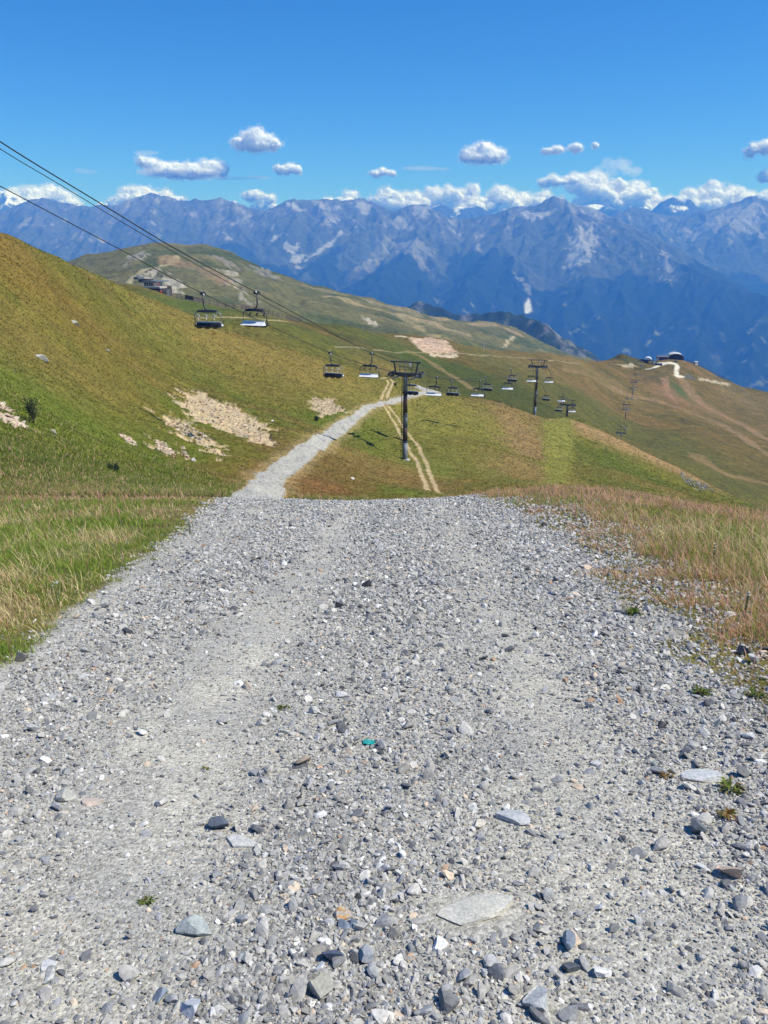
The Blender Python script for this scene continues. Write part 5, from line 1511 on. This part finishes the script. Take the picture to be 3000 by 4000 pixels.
def stone_colours(n, tint=0.0):
    t = rng.random(n); c = np.zeros((n, 3))
    base = np.clip(rng.normal(.405, .085, n), .10, .66)
    c[:] = base[:, None] * np.array((1.03, 0.995, 0.925))
    b = t < .30; c[b] = base[b][:, None] * np.array((.97, .98, .98)) * .76
    d = (t > .30) & (t < .36); c[d] = base[d][:, None] * np.array((.9, .93, 1.0)) * .42
    wv = t > .965; c[wv] = rng.uniform(.52, .78, wv.sum())[:, None] * np.array((1, .99, .97))
    o_ = (t > .905) & (t < .93); c[o_] = base[o_][:, None] * np.array((1.35, 1.1, .85))
    o2 = (t > .93) & (t < .9365); c[o2] = np.array((.44, .29, .19)) * rng.uniform(.7, 1.2, (o2.sum(), 1))
    return c
def stones_mesh(name, shapes, x, y, z, s, cols, mat, sink=.05):
    V, Fc, Cc = [], [], []; off = 0
    idx = rng.integers(0, len(shapes), len(x))
    for k, (v, f) in enumerate(shapes):
        m = np.where(idx == k)[0]
        if not len(m): continue
        a = rng.uniform(0, 2 * math.pi, len(m)); tx = rng.normal(0, .38, len(m)); ty = rng.normal(0, .38, len(m))
        vx = v[None, :, 0]; vy = v[None, :, 1]; vz = v[None, :, 2]
        ca, sa = np.cos(a)[:, None], np.sin(a)[:, None]
        X = vx * ca - vy * sa; Y = vx * sa + vy * ca; Z = vz + X * tx[:, None] + Y * ty[:, None]
        sc = s[m][:, None]
        co = np.stack([x[m][:, None] + X * sc, y[m][:, None] + Y * sc, z[m][:, None] + (Z + v[:, 2].max() - sink) * sc * .9 - sc * .25], -1)
        V.append(co.reshape(-1, 3)); Fc.append((f[None] + (np.arange(len(m)) * len(v))[:, None, None]).reshape(-1, 3) + off)
        Cc.append(np.repeat(cols[m], len(v), 0)); off += len(m) * len(v)
    return poly_mesh(name, np.concatenate(V), np.concatenate(Fc), 3, mat, False, np.concatenate(Cc))
def stone_mat(name='stone'):
    t = NT(name); a = t.attr('Col'); v = t.coord()
    n_ = t.noise(v, 90, 5, .65); n2 = t.noise(v, 22, 3, .6)
    f = t.ramp(n_, [(0.3, g3(.72)), (0.7, g3(1.28))]); f2 = t.ramp(n2, [(0.3, (.88, .9, .93)), (0.7, (1.1, 1.08, 1.04))])
    t.link(t.mix(1.0, t.mix(1.0, a.outputs['Color'], f, 'MULTIPLY'), f2, 'MULTIPLY'), t.b.inputs['Base Color'])
    t.b.inputs['Roughness'].default_value = .82; t.b.inputs['Specular IOR Level'].default_value = .25
    t.bump(n_, .35, .004)
    return t.m
M_stone = stone_mat()
G = (.36, .37, .37); PG = (.46, .46, .45); BG = (.20, .24, .30); DK_ = (.07, .075, .085); WH = (.68, .67, .65); CR = (.58, .53, .45)
RK = [
 ("large flat grey slab stone lying alone left of the bottom centre, oval, dark rim beneath", 774, 3640, 148, 76, (.36, .39, .38), .30),
 ("rusty orange flat stone near the bottom centre, touching two blue-grey stones", 1330, 3575, 74, 52, (.46, .42, .36), .35, (.50, .27, .10)),
 ("small blue-grey stone directly below the rusty orange one, left of two", 1343, 3618, 48, 34, BG, .5),
 ("upright blue-grey stone right below the rusty orange one, right of two", 1390, 3618, 46, 60, (.26, .30, .35), .7),
 ("dark blue rectangular stone under the rusty orange one and its two neighbours", 1294, 3742, 78, 50, (.09, .11, .16), .5),
 ("grey wedge-shaped stone right of the dark blue rectangular one", 1432, 3748, 72, 55, (.27, .29, .32), .55),
 ("chunky ridged tan-grey stone at bottom centre, biggest of the tan ones", 1240, 3875, 102, 88, (.37, .36, .31), .65),
 ("white angular stone right of bottom centre, below the big embedded slab", 1712, 3698, 66, 54, WH, .4),
 ("very large pale slab almost buried in the track, speckled with small stones", 1860, 3570, 340, 90, (.50, .485, .43), .06),
 ("biggest light grey chunk at the bottom edge, right of centre", 2111, 3930, 116, 92, (.42, .43, .43), .6),
 ("smooth white pebble lying on bare dust in the lower right", 2353, 3812, 62, 44, WH, .55),
 ("flat dark stone left of the smooth white pebble", 2216, 3788, 84, 38, (.10, .11, .13), .4),
 ("pinkish pyramid-shaped stone near the right edge", 2845, 3420, 62, 64, (.58, .43, .34), .9),
 ("rounded blue-grey stone above the flat dark one, lower right", 2218, 3695, 68, 56, (.23, .27, .32), .7),
 ("dark grey squarish stone in the right part, left of a weed", 2726, 3255, 76, 66, (.14, .155, .17), .7),
 ("broad pale flat slab near the right edge, left of the biggest weed on the gravel", 2747, 3035, 158, 70, (.50, .51, .51), .12),
 ("grey slab with slanting stripes right of centre", 2000, 3195, 130, 80, (.44, .45, .46), .18),
 ("cream-coloured angular stone left of the striped slab's lower end", 1869, 3232, 62, 34, CR, .5),
 ("pale rounded boulder on the left side with a black shadow under it", 259, 3115, 78, 54, (.42, .42, .38), .6),
 ("flat pinkish stone just right of the pale rounded boulder, level with the dust", 356, 3135, 92, 36, (.52, .43, .37), .12),
 ("dark blue-black rock with pale top, left of centre", 847, 3232, 78, 44, (.10, .12, .16), .5),
 ("white-grey wedge stone at the bottom edge, left of centre", 747, 3935, 82, 92, (.48, .49, .52), .45),
 ("long blue-grey stone standing up at the bottom left of centre", 627, 3900, 46, 78, (.22, .26, .31), .7),
 ("buried white quartz patch in the lower left", 187, 3775, 52, 74, (.60, .59, .57), .14),
 ("flat whitish slab level with the track, left of centre, beside the dark blue-black rock", 946, 3292, 140, 62, (.52, .51, .48), .08),
 ("black angular rock standing out in the upper middle of the track", 1430, 2292, 40, 30, DK_, .8),
 ("low black rock in the upper left middle of the track", 1022, 2184, 38, 15, DK_, .4),
 ("dark grey lump in mid track, left below the black angular rock", 1322, 2373, 44, 24, (.12, .12, .12), .6),
 ("dark flat rock at the left of the track, high up, beside the grass corner", 758, 2355, 36, 20, DK_, .5),
 ("pale squarish stone left of the teal scrap", 1228, 2785, 46, 28, (.46, .46, .44), .6),
 ("round pale grey pebble left of the teal scrap and lower than the pale squarish stone", 1105, 2865, 40, 30, (.42, .44, .42), .6),
 ("dark rock near the left grass edge, right of the widest grass point", 499, 2476, 38, 20, DK_, .6),
 ("brownish-grey rock at the far left edge, just below the grass", 87, 2582, 52, 26, (.22, .20, .19), .6),
 ("dark-sided stone in the reddish grass at the right edge, upper of two", 2900, 2558, 48, 34, (.15, .155, .16), .8),
 ("pale grey stone in the reddish grass at the right edge, lower of two", 2946, 2588, 56, 32, (.44, .45, .45), .6),
 ("flat grey stone at the upper right track edge where the grass begins", 2130, 2055, 46, 18, (.27, .28, .28), .5),
]
RKP = [(near_hit(t_[1], t_[2]), t_[3]) for t_ in RK]
N = 460000
x, y = scatter(N, 0.7, 27, -0.72, 0.72, off=1.2)
g = sampA(grav, x, y); sdn = sampA(sd_near, x, y)
fringe = (x > 0) * (y < 20)
lump = fbm(x / .9, y / 2.2, 4, 521)
# compacted wheel lines hold fewer loose stones
wl = wheel(x, y)
dens = sstep(-1.0, 0.4, g + fbm(x / .3, y / .3, 2, 522) * 1.2) * np.clip(.84 + .6 * lump - .58 * wl, .16, 1)
dens = np.maximum(dens, fringe * sstep(-3.0, -.5, sdn) * .30)
keep = rng.random(N) < dens
for p_, w_ in RKP + [(near_hit(1441, 2905), 44)]:
    W_ = w_ / F * p_.length * .52; keep &= ((x - p_.x) / W_) ** 2 + ((y - p_.y) / (W_ * .75)) ** 2 > 1
x, y = x[keep], y[keep]; n = len(x)
smin = np.maximum(.0044, .00132 * np.hypot(y, 1.6))
s = smin * (1 - rng.random(n) * .9985) ** -0.35 * (1 - .28 * wheel(x, y)) * (1 + .25 * sstep(.5, 4, x))
s = np.minimum(s, rng.uniform(.015, .042, n)) * rng.uniform(.85, 1.15, n)
z = HA(x, y); cl = stone_colours(n)
big = (s > .014) & (y < 7) | (s > .03)
stones_mesh('gravel', SH2, x[big], y[big], z[big], s[big], cl[big], M_stone).__setitem__('kind', 'stuff')
stones_mesh('gravel', SH1, x[~big], y[~big], z[~big], s[~big], cl[~big], M_stone).__setitem__('kind', 'stuff')
print('stones', n, big.sum())

# gravel on the lane beyond the crest
N = 60000
x, y = scatter(N, 24, 235, -0.3, 0.12, off=6)
g = sampA(grav, x, y); k_ = g > -0.3; x, y = x[k_], y[k_]
n = len(x); s = (.016 + .00035 * y) * rng.uniform(.5, 1.4, n)
if n: stones_mesh('gravel', SH1, x, y, HA(x, y), s, np.clip(stone_colours(n) * 1.05 + .05, 0, .8), M_stone).__setitem__('kind', 'stuff')
# broken rock in the bare patches of the left slope
def scree_stones(polys, N, smin, smax, colr, fn, name, H=HA):
    xs_, ys_ = [], []
    for r in polys:
        if len(r) < 3: continue
        a = np.array(r); lo, hi = a.min(0), a.max(0)
        px_ = rng.uniform(lo[0], hi[0], N); py_ = rng.uniform(lo[1], hi[1], N); m = inside(px_, py_, r); xs_.append(px_[m]); ys_.append(py_[m])
    x = np.concatenate(xs_); y = np.concatenate(ys_); n = len(x)
    s = rng.uniform(0, 1, n) ** 2.5 * (smax - smin) + smin
    c = np.array(colr) * rng.uniform(.6, 1.35, (n, 1)) * (1 + rng.normal(0, .05, (n, 3)))
    o = stones_mesh(name, SH1, x, y, H(x, y), s, np.clip(c, 0, .85), M_stone); o['kind'] = 'stuff'
scree_stones(scree, 700, .05, .22, (.52, .42, .31), HA, 'scree')
rub = hits(mid_hit, Z5([(940, 1220), (1060, 1250), (1180, 1320), (1250, 1390), (1100, 1390), (980, 1320)]))
if len(rub) > 3: scree_stones([rub], 700, .12, .5, (.27, .265, .25), HA, 'rubble')

# --- single rocks one can point to
def rock(label, px, py, wpx, hpx, col, fn=near_hit, flat=.5, ncut=10, col2=None, sink=.3, seed=1, rz=None, name='rock', sub=4):
    p = fn(px, py)
    if p is None: return
    r = np.random.default_rng(seed + int(px))
    dist = p.length; W = wpx / F * dist
    v, f = ICO[sub]; v = v.copy()
    for k in range(ncut):
        n_ = r.normal(0, 1, 3); n_[2] *= .12 if flat < .2 else 1; n_ /= np.linalg.norm(n_); d = r.uniform(.28, .62) + (.18 if flat < .2 else 0)
        t = v @ n_ - d; v = v - np.where(t > 0, t, 0)[:, None] * n_
    v = v / np.abs(v).max(0)
    nz = fbm(v[:, 0] * 3 + px, v[:, 1] * 3 + v[:, 2] * 2, 4, seed)
    v = v * (1 + .035 * nz + .02 * fbm(v[:, 0] * 11, v[:, 1] * 11 + v[:, 2] * 8, 2, seed))[:, None]
    v = v * np.array((W / 2, W / 2 * max(.5, min(1.3, hpx / wpx * 1.4)), W / 2 * min(1.1, flat * 1.35)))
    a = r.uniform(-.5, .5) if rz is None else rz
    X = v[:, 0] * math.cos(a) - v[:, 1] * math.sin(a); Y = v[:, 0] * math.sin(a) + v[:, 1] * math.cos(a)
    # lie on the slope
    e = .1 if p.y < 30 else 1.5
    k_ = 1.0 if p.y < 30 else .12
    gz = k_ * float(fnH(p.x, p.y + e) - fnH(p.x, p.y - e)) / (2 * e)
    gx = k_ * float(fnH(p.x + e, p.y) - fnH(p.x - e, p.y)) / (2 * e)
    Z = v[:, 2] * 1.0 + Y * gz + X * gx + W / 2 * flat * (1 - 2 * sink)
    c = np.array(col) * (1 + .16 * nz)[:, None] * np.ones((len(v), 1))
    if col2 is not None:
        m = sstep(-.1, .25, fbm(v[:, 0] / W * 5, v[:, 1] / W * 5, 3, seed + 7))[:, None]; c = c * (1 - m) + np.array(col2) * m
    o = poly_mesh(name, np.stack([X, Y, Z], 1), f, 3, M_stone, False, np.clip(c, .005, .9)); o.location = p
    tag(o, label, 'rock'); return o
fnH = lambda a, b: HA(np.array([a]), np.array([b]))[0]
for i, t_ in enumerate(RK):
    rock(t_[0], t_[1], t_[2], t_[3], t_[4], t_[5], near_hit, t_[6], 9, t_[7] if len(t_) > 7 else None, .18, 40 + i, sub=3 if t_[3] < 60 else 4)
HR = [("long white boulder half sunk in the upper left slope, largest on that slope", 160, 1402, 56, 30, (.58, .56, .50), .5),
      ("slim pale boulder high on the left slope, above the large white one", 293, 1266, 46, 18, (.46, .45, .38), .4),
      ("tiny pale rock on the left slope, right of the large white boulder", 421, 1373, 22, 10, (.52, .5, .42), .5),
      ("pale rock low on the left slope beneath the bare ochre patch", 752, 1800, 26, 14, (.52, .5, .45), .6),
      ("pale rock at the left of the lower slope, above the tall green grass", 212, 1690, 24, 16, (.50, .45, .38), .7),
      ("white stone in the grass triangle left of the wheel ruts", 1376, 1873, 20, 10, (.60, .58, .52), .6),
      ("small white rock right of the pale bare patch above the gravel lane", 1063, 1648, 14, 10, (.6, .58, .52), .6)]
for i, t_ in enumerate(HR): rock(t_[0], t_[1], t_[2], t_[3], t_[4], t_[5], mid_hit, t_[6], 8, None, .3, 90 + i, sub=3)

# teal scrap
p = near_hit(1441, 2905)
def scrap():
    n = 9; S = 44 / F * p.length
    xs = np.linspace(-.5, .5, n); X, Y = np.meshgrid(xs, xs)
    Z = .22 * np.abs(fbm(X * 3.1, Y * 3.1, 3, 77)) + .1 * np.abs(pn(X * 6, Y * 6, 5)); r_ = 1 + .25 * pn(X * 4, Y * 4, 8)
    me_f = np.array([[j * n + i, j * n + i + 1, (j + 1) * n + i + 1, (j + 1) * n + i] for j in range(n - 1) for i in range(n - 1)])
    me_f = me_f[[k for k in range(len(me_f)) if k not in (0, 1, 7, 8, 55, 56, 62, 63)]]
    co = np.stack([X * S * r_, Y * S * r_, Z * S + S * .12 - .23 * Y * S * r_], -1).reshape(-1, 3)
    o = poly_mesh('plastic_scrap', co, me_f, 4, simple_mat('teal_plastic', (.01, .30, .29), .5, 0, .25, 40), False); o.location = p
    tag(o, 'crumpled teal plastic scrap lying in the middle of the gravel', 'litter')
    sm = o.modifiers.new('thickness', 'SOLIDIFY'); sm.thickness = .0015
scrap()

# ------------------------------------------------------------------ plants
def weed(label, px, py, size, n, cols, fn=near_hit, up_=.35, name='weed', stems=0):
    q_ = fn(px, py)
    if q_ is None: return
    r = np.random.default_rng(int(px + py)); V, Fc, Cc = [], [], []
    for k in range(n):
        a = r.uniform(0, 2 * math.pi); L = size * r.uniform(.5, 1); e = r.uniform(.1, 1) * up_ * 2; w_ = L * r.uniform(.07, .13)
        d = np.array((math.cos(a), math.sin(a), 0)); s_ = np.array((-d[1], d[0], 0))
        p0 = d * L * .05; p1_ = d * L * .55 + np.array((0, 0, L * e)); p2_ = d * L + np.array((0, 0, L * e * .7))
        b = len(V); V += [p0, p1_ - s_ * w_, p2_, p1_ + s_ * w_]; Fc.append((b, b + 1, b + 2, b + 3))
        Cc += [np.array(cols[r.integers(len(cols))]) * r.uniform(.7, 1.3)] * 4
    V = np.array(V); V[:, 2] -= .23 * V[:, 1] * (fn is near_hit)
    o = poly_mesh(name, V, np.array(Fc), 4, M_grass, False, np.array(Cc)); o.location = q_
    tag(o, label, 'weed')
    return o
GR = [(.13, .20, .05), (.20, .25, .07), (.10, .14, .04), (.26, .22, .10)]; RG = [(.16, .20, .05), (.30, .18, .06), (.36, .22, .08)]
weed('green leafy weed on the gravel near the right edge, biggest of the gravel weeds', 2850, 3088, 0.088, 46, GR)
weed('spiky dark green weed at the stony fringe on the right', 2740, 2710, 0.094, 50, GR)
weed('yellow-green weed near the right edge below the biggest weed', 2838, 3190, 0.066, 34, RG)
weed('reddish weed near the right edge, beside the broad pale slab', 2605, 3035, 0.050, 28, RG)
weed('flat green weed patch in the lower left of the track', 573, 3520, 0.041, 44, GR, up_=.15)
weed('small green weed left of the teal scrap, upper middle of the track', 1105, 2765, 0.061, 40, GR, up_=.2)
weed('tiny green weed at the left, just above the lower left stones', 805, 3005, 0.033, 24, RG, up_=.2)
weed('green weed in the red grass fringe right of the track, upper one', 2470, 2400, 0.121, 50, GR)
weed('green weed at the stony fringe, right of the spiky dark one', 2950, 2720, 0.083, 40, GR)

def bush(label, px, py, W, Hh, cols, n=900, fn=mid_hit, cat='shrub', name='shrub', leaf=.07):
    q_ = fn(px, py)
    if q_ is None: return
    r = np.random.default_rng(int(px * 3 + py)); t = thing(name, label, cat, q_, 0)
    m = MB(); tips = []
    for k in range(14):
        a = r.uniform(0, 6.28); rad = W * .5 * r.uniform(.2, .9); hh = Hh * r.uniform(.55, 1)
        p1_ = Vector((math.cos(a) * rad * .4, math.sin(a) * rad * .4, hh * .5)); p2_ = Vector((math.cos(a) * rad, math.sin(a) * rad, hh))
        m.tube([(0, 0, -.1), p1_, p2_], .022, 4, .008); tips.append((p1_, p2_))
    m.build('stem', M_woodd, t)
    V, Fc, Cc = [], [], []
    for k in range(n):
        p1_, p2_ = tips[r.integers(len(tips))]; u_ = r.uniform(-.2, 1.05)
        c = np.array(p1_.lerp(p2_, u_)) + r.normal(0, .07 * W, 3); c[2] = max(.03, c[2])
        d = r.normal(0, 1, 3); d[2] = abs(d[2]); d /= np.linalg.norm(d); s_ = np.cross(d, r.normal(0, 1, 3)); s_ /= np.linalg.norm(s_) + 1e-9
        L = leaf * r.uniform(.6, 1.5); b = len(V)
        V += [c, c + d * L * .5 - s_ * L * .25, c + d * L, c + d * L * .5 + s_ * L * .25]; Fc.append((b, b + 1, b + 2, b + 3))
        Cc += [np.array(cols[r.integers(len(cols))]) * r.uniform(.6, 1.4)] * 4
    o = poly_mesh('leaves', np.array(V), np.array(Fc), 4, M_grass, False, np.array(Cc)); o.parent = t
    return t
JG = [(.06, .09, .045), (.08, .12, .06), (.11, .14, .09)]
bush('dark bluish-green upright juniper bush at the left edge of the slope', 132, 1655, 1.3, 1.7, JG, 700, leaf=.11)
bush('small round dark bush left of the gravel lane, below the upper bare patch', 1236, 1646, 1.3, .9, JG, 700, leaf=.16)
bush('low dark green bush on the lower left slope above the pinkish grass', 452, 1848, .8, .55, JG, 600, leaf=.1)
bush('thin dark thistle cluster standing up from the grass crest right of the ruts', 1842, 1915, .42, .62, [(.06, .09, .05), (.09, .12, .06)], 420, near_hit, leaf=.05)
bush('tiny dark bush beside the upper wheel ruts', 1543, 1510, 1.2, .9, JG, 400, leaf=.2)
# white umbels and yellow flowers in the meadow
for lb, px, py, c_, n_, R in (('yellow-flowered clump in the meadow near the right crest', 2585, 1975, (.55, .45, .04), 22, .16), ('white umbel flower standing in the right meadow', 2785, 2175, (.75, .75, .7), 8, .03),
                        ('white umbel flower in the left meadow near the track edge', 232, 2335, (.75, .75, .7), 7, .03), ('pair of white umbels in the left grass by the stones', 745, 2060, (.75, .75, .7), 12, .06),
                        ('white umbel flower at the right edge among the thin grass', 2905, 2400, (.75, .75, .7), 7, .03)):
    q_ = near_hit(px, py + 30); t = thing('wildflower', lb, 'wildflower', q_, 0)
    r = np.random.default_rng(int(px)); ms = simple_mat('plant_stem', (.10, .14, .04))
    for k in range(n_):
        a = r.uniform(0, 6.28); rr = R * r.random() ** .5; hh = .24 + r.uniform(-.04, .05)
        tip = Vector((math.cos(a) * rr, math.sin(a) * rr, hh))
        m = MB(); m.tube([(tip.x * .3, tip.y * .3, 0), tip], .002, 4); st_ = m.build('stem', ms, t)
        ring = [Vector((math.cos(j * 1.047) * .011, math.sin(j * 1.047) * .011, r.normal(0, .002))) + tip for j in range(6)]
        o = poly_mesh('flower_head', np.array([tuple(tip + up * .004)] + [tuple(p_) for p_ in ring]), np.array([(0, j + 1, (j + 1) % 6 + 1) for j in range(6)]), 3, M_grass, False, np.array([c_] * 7) * r.uniform(.85, 1.1)); o.parent = st_
# ================================================================== CLOUDS (real puffs of cloud, beyond the haze)
def cloud_mats():
    m = bpy.data.materials.new('cloud_core'); m.use_nodes = True
    n = m.node_tree.nodes; l = m.node_tree.links; n.clear()
    out = n.new('ShaderNodeOutputMaterial'); d = n.new('ShaderNodeBsdfPrincipled')
    d.inputs['Base Color'].default_value = (1, .99, .975, 1); d.inputs['Roughness'].default_value = 1.0; d.inputs['Specular IOR Level'].default_value = 0
    d.inputs['Subsurface Weight'].default_value = 1.0; d.inputs['Subsurface Radius'].default_value = (1, 1, 1); d.inputs['Subsurface Scale'].default_value = 420
    l.new(d.outputs[0], out.inputs[0])
    def vol(name, dens):
        v = bpy.data.materials.new(name); v.use_nodes = True
        n = v.node_tree.nodes; l = v.node_tree.links; n.clear()
        out = n.new('ShaderNodeOutputMaterial'); p = n.new('ShaderNodeVolumePrincipled')
        p.inputs['Color'].default_value = (1, .99, .975, 1); p.inputs['Density'].default_value = dens; p.inputs['Absorption Color'].default_value = (1, 1, 1, 1)
        l.new(p.outputs[0], out.inputs['Volume']); return v
    return m, vol('cloud_fringe', .0016), vol('thin_cloud', .0007)
MC, MV, MT = cloud_mats()
tex1 = bpy.data.textures.new('billow', 'CLOUDS'); tex1.noise_scale = 330; tex1.noise_depth = 3
tex2 = bpy.data.textures.new('wisp', 'CLOUDS'); tex2.noise_scale = 110; tex2.noise_depth = 3
def puff_mesh(name, puffs, grow, Yd, c0):
    V, Fc, off = [], [], 0
    v, f = ICO[3]
    for px, py, rx, ry, dy in puffs:
        p = P(px, py, Yd + dy) - c0; k = (Yd) / F
        V.append(v * np.array((rx * k * grow, rx * k * .9 * grow, ry * k * grow)) + np.array(p)); Fc.append(f + off); off += len(v)
    me = bpy.data.meshes.new(name); V = np.concatenate(V); Fc = np.concatenate(Fc)
    me.from_pydata([tuple(a) for a in V], [], [tuple(int(i) for i in a) for a in Fc]); me.update(); return me
def cloud(label, puffs, Yd=34000, thin=False, vox=34, disp=1.0, name='cloud'):
    """puffs: (px, py, rx, ry, depth offset in metres) given on the picture, turned into real ellipsoids at Yd"""
    c0 = P(puffs[0][0], puffs[0][1], Yd)
    t = None
    specs = [('thin_veil', 1.0, MT)] if thin else [('core', .86, MC), ('fringe', 1.22, MV)]
    if not thin: t = thing(name, label, 'cloud', c0, 0)
    for nm, gr, mat in specs:
        me = puff_mesh(nm if t else name, puffs, gr, Yd, c0); me.materials.append(mat)
        o = bpy.data.objects.new(nm if t else name, me); COL.objects.link(o)
        if t: o.parent = t
        else: o.location = c0; tag(o, label, 'cloud')
        r = o.modifiers.new('merge', 'REMESH'); r.mode = 'VOXEL'; r.voxel_size = vox; r.use_smooth_shade = True
        for tx, st in ((tex1, 330 * disp), (tex2, 210 * disp)):
            d = o.modifiers.new('billow', 'DISPLACE'); d.texture = tx; d.texture_coords = 'GLOBAL'; d.strength = st * (1.5 if nm == 'fringe' else 1); d.mid_level = .5
    return t
def puffs_in(px0, px1, base, top, n, seed, rmin=16, rmax=34, depth=900, shape=None):
    r = random.Random(seed); out = []
    for k in range(n):
        u = r.random(); x_ = px0 + (px1 - px0) * u
        s = shape(u) if shape else math.sin(math.pi * min(.97, max(.03, u))) ** .6
        rr = r.uniform(rmin, rmax) * (.55 + .45 * s)
        yy = base - rr * .5 - (base - top - rr) * s * r.random() ** 1.2
        out.append((x_, yy, rr * r.uniform(1, 1.5), rr * r.uniform(.7, .95), r.uniform(-depth, depth)))
    return out
cloud('bright rounded cumulus standing alone, highest of the clouds left of centre', [(935, 562, 30, 20, 0), (965, 550, 30, 28, 200), (1000, 540, 38, 30, -200), (1040, 556, 38, 28, 100), (1070, 562, 26, 20, 0), (1005, 568, 60, 18, 0)], vox=22)
cloud('long flat-based cumulus on the left with its left end highest', [(560, 635, 24, 18, 0), (590, 645, 34, 24, 200), (640, 660, 40, 24, -200), (700, 665, 44, 22, 100), (760, 664, 44, 22, 0), (815, 650, 34, 24, 0), (850, 662, 34, 22, 0), (870, 668, 22, 15, 0), (720, 676, 130, 13, 0)], vox=30)
cloud('faint grey veil floating just above the long left cumulus', [(555, 598, 34, 8, 0), (590, 596, 30, 7, 0)], thin=True, disp=.35)
cloud('small pale cumulus below and right of the highest left-hand cloud', [(1090, 663, 24, 16, 0), (1120, 660, 32, 18, 0), (1152, 666, 26, 14, 0)], vox=22, disp=.7)
cloud('small dim cloud in the centre, low between two bright ones', [(1470, 678, 30, 11, 0), (1500, 673, 30, 14, 0), (1525, 676, 18, 9, 0)], vox=22, disp=.6)
cloud('bright single cumulus right of centre, flat-based', [(1825, 608, 30, 20, 0), (1860, 594, 38, 26, 100), (1900, 592, 40, 27, -100), (1940, 604, 34, 24, 0), (1885, 616, 76, 16, 0)], vox=22)
cloud('faint grey cloud, left of three small ones at the right', [(2140, 590, 26, 10, 0), (2175, 586, 30, 13, 0)], vox=22, disp=.5)
cloud('faint small cloud, middle of three small ones at the right', [(2248, 578, 26, 15, 0)], vox=22, disp=.5)
cloud('tiny round cloud, right one of three small ones at the right', [(2324, 570, 15, 14, 0)], vox=22, disp=.4)
cloud('bright cloud cut by the right picture edge, upper of two', [(2945, 585, 34, 18, 0), (2985, 574, 40, 24, 0), (3030, 570, 44, 26, 0)], vox=22)
cloud('small cloud at the right picture edge, lower of two', [(2990, 688, 26, 20, 0), (3020, 690, 24, 18, 0)], vox=22, disp=.7)
cloud('cloud bank behind the leftmost peaks', puffs_in(-80, 330, 850, 728, 46, 1, 20, 40) + [(180, 760, 60, 26, 0), (230, 765, 50, 22, 0), (60, 800, 60, 24, 0)], 36000, vox=34)
cloud('cloud bank behind the second left peak, wide and low', puffs_in(390, 720, 820, 738, 36, 2, 18, 32), 36000, vox=34)
cloud('low thin cloud bank over the saddle left of centre', puffs_in(900, 1420, 830, 748, 44, 3, 14, 24, shape=lambda u: .55 + .45 * math.sin(u * 9)), 37000, vox=34, disp=.8)
cloud('pointed cumulus rising from the saddle at the centre', [(1500, 770, 32, 22, 0), (1518, 754, 22, 18, 0), (1540, 766, 26, 20, 0), (1560, 776, 26, 18, 0), (1480, 785, 40, 20, 0), (1540, 800, 60, 24, 0), (1600, 800, 50, 18, 0)], 36000, vox=30)
cloud('long cumulus bank behind the saddle right of centre', puffs_in(1590, 2200, 840, 728, 70, 5, 18, 34, shape=lambda u: .5 + .5 * math.sin(math.pi * min(1, u * 1.1)) ** .5), 37000, vox=36)
cloud('cumulus puff pair above the pointed right-of-centre peak', [(2130, 712, 28, 16, 0), (2160, 706, 34, 20, 0), (2230, 705, 30, 14, 0), (2190, 712, 40, 12, 0)], 35000, vox=22, disp=.7)
cloud('biggest cumulus bank, towering behind the snow peak at the right', puffs_in(2230, 2930, 850, 668, 105, 6, 18, 38, shape=lambda u: (.70 + .25 * math.sin(u * 7 + .6)) * (1 if u < .85 else .7)), 37500, vox=40)
cloud('thin high part of the big right bank, ragged and dim', puffs_in(2290, 2520, 690, 620, 18, 7, 12, 26), 37500, thin=True, disp=.6)
cloud('low cloud at the right picture edge behind the last peak', puffs_in(2880, 3120, 830, 752, 24, 8, 18, 32), 36500, vox=34)
cloud('faint grey veil left of the long left cumulus', [(320, 668, 30, 9, 0), (350, 672, 26, 8, 0)], thin=True, disp=.3)
cloud('faint horizontal streak of grey cloud between the centre clouds', [(1640, 657, 70, 5, 0), (1700, 660, 60, 4, 0)], thin=True, disp=.2)
cloud('faint long grey streak right of the long left cumulus', [(900, 696, 70, 5, 0), (1000, 694, 70, 4, 0)], thin=True, disp=.2)
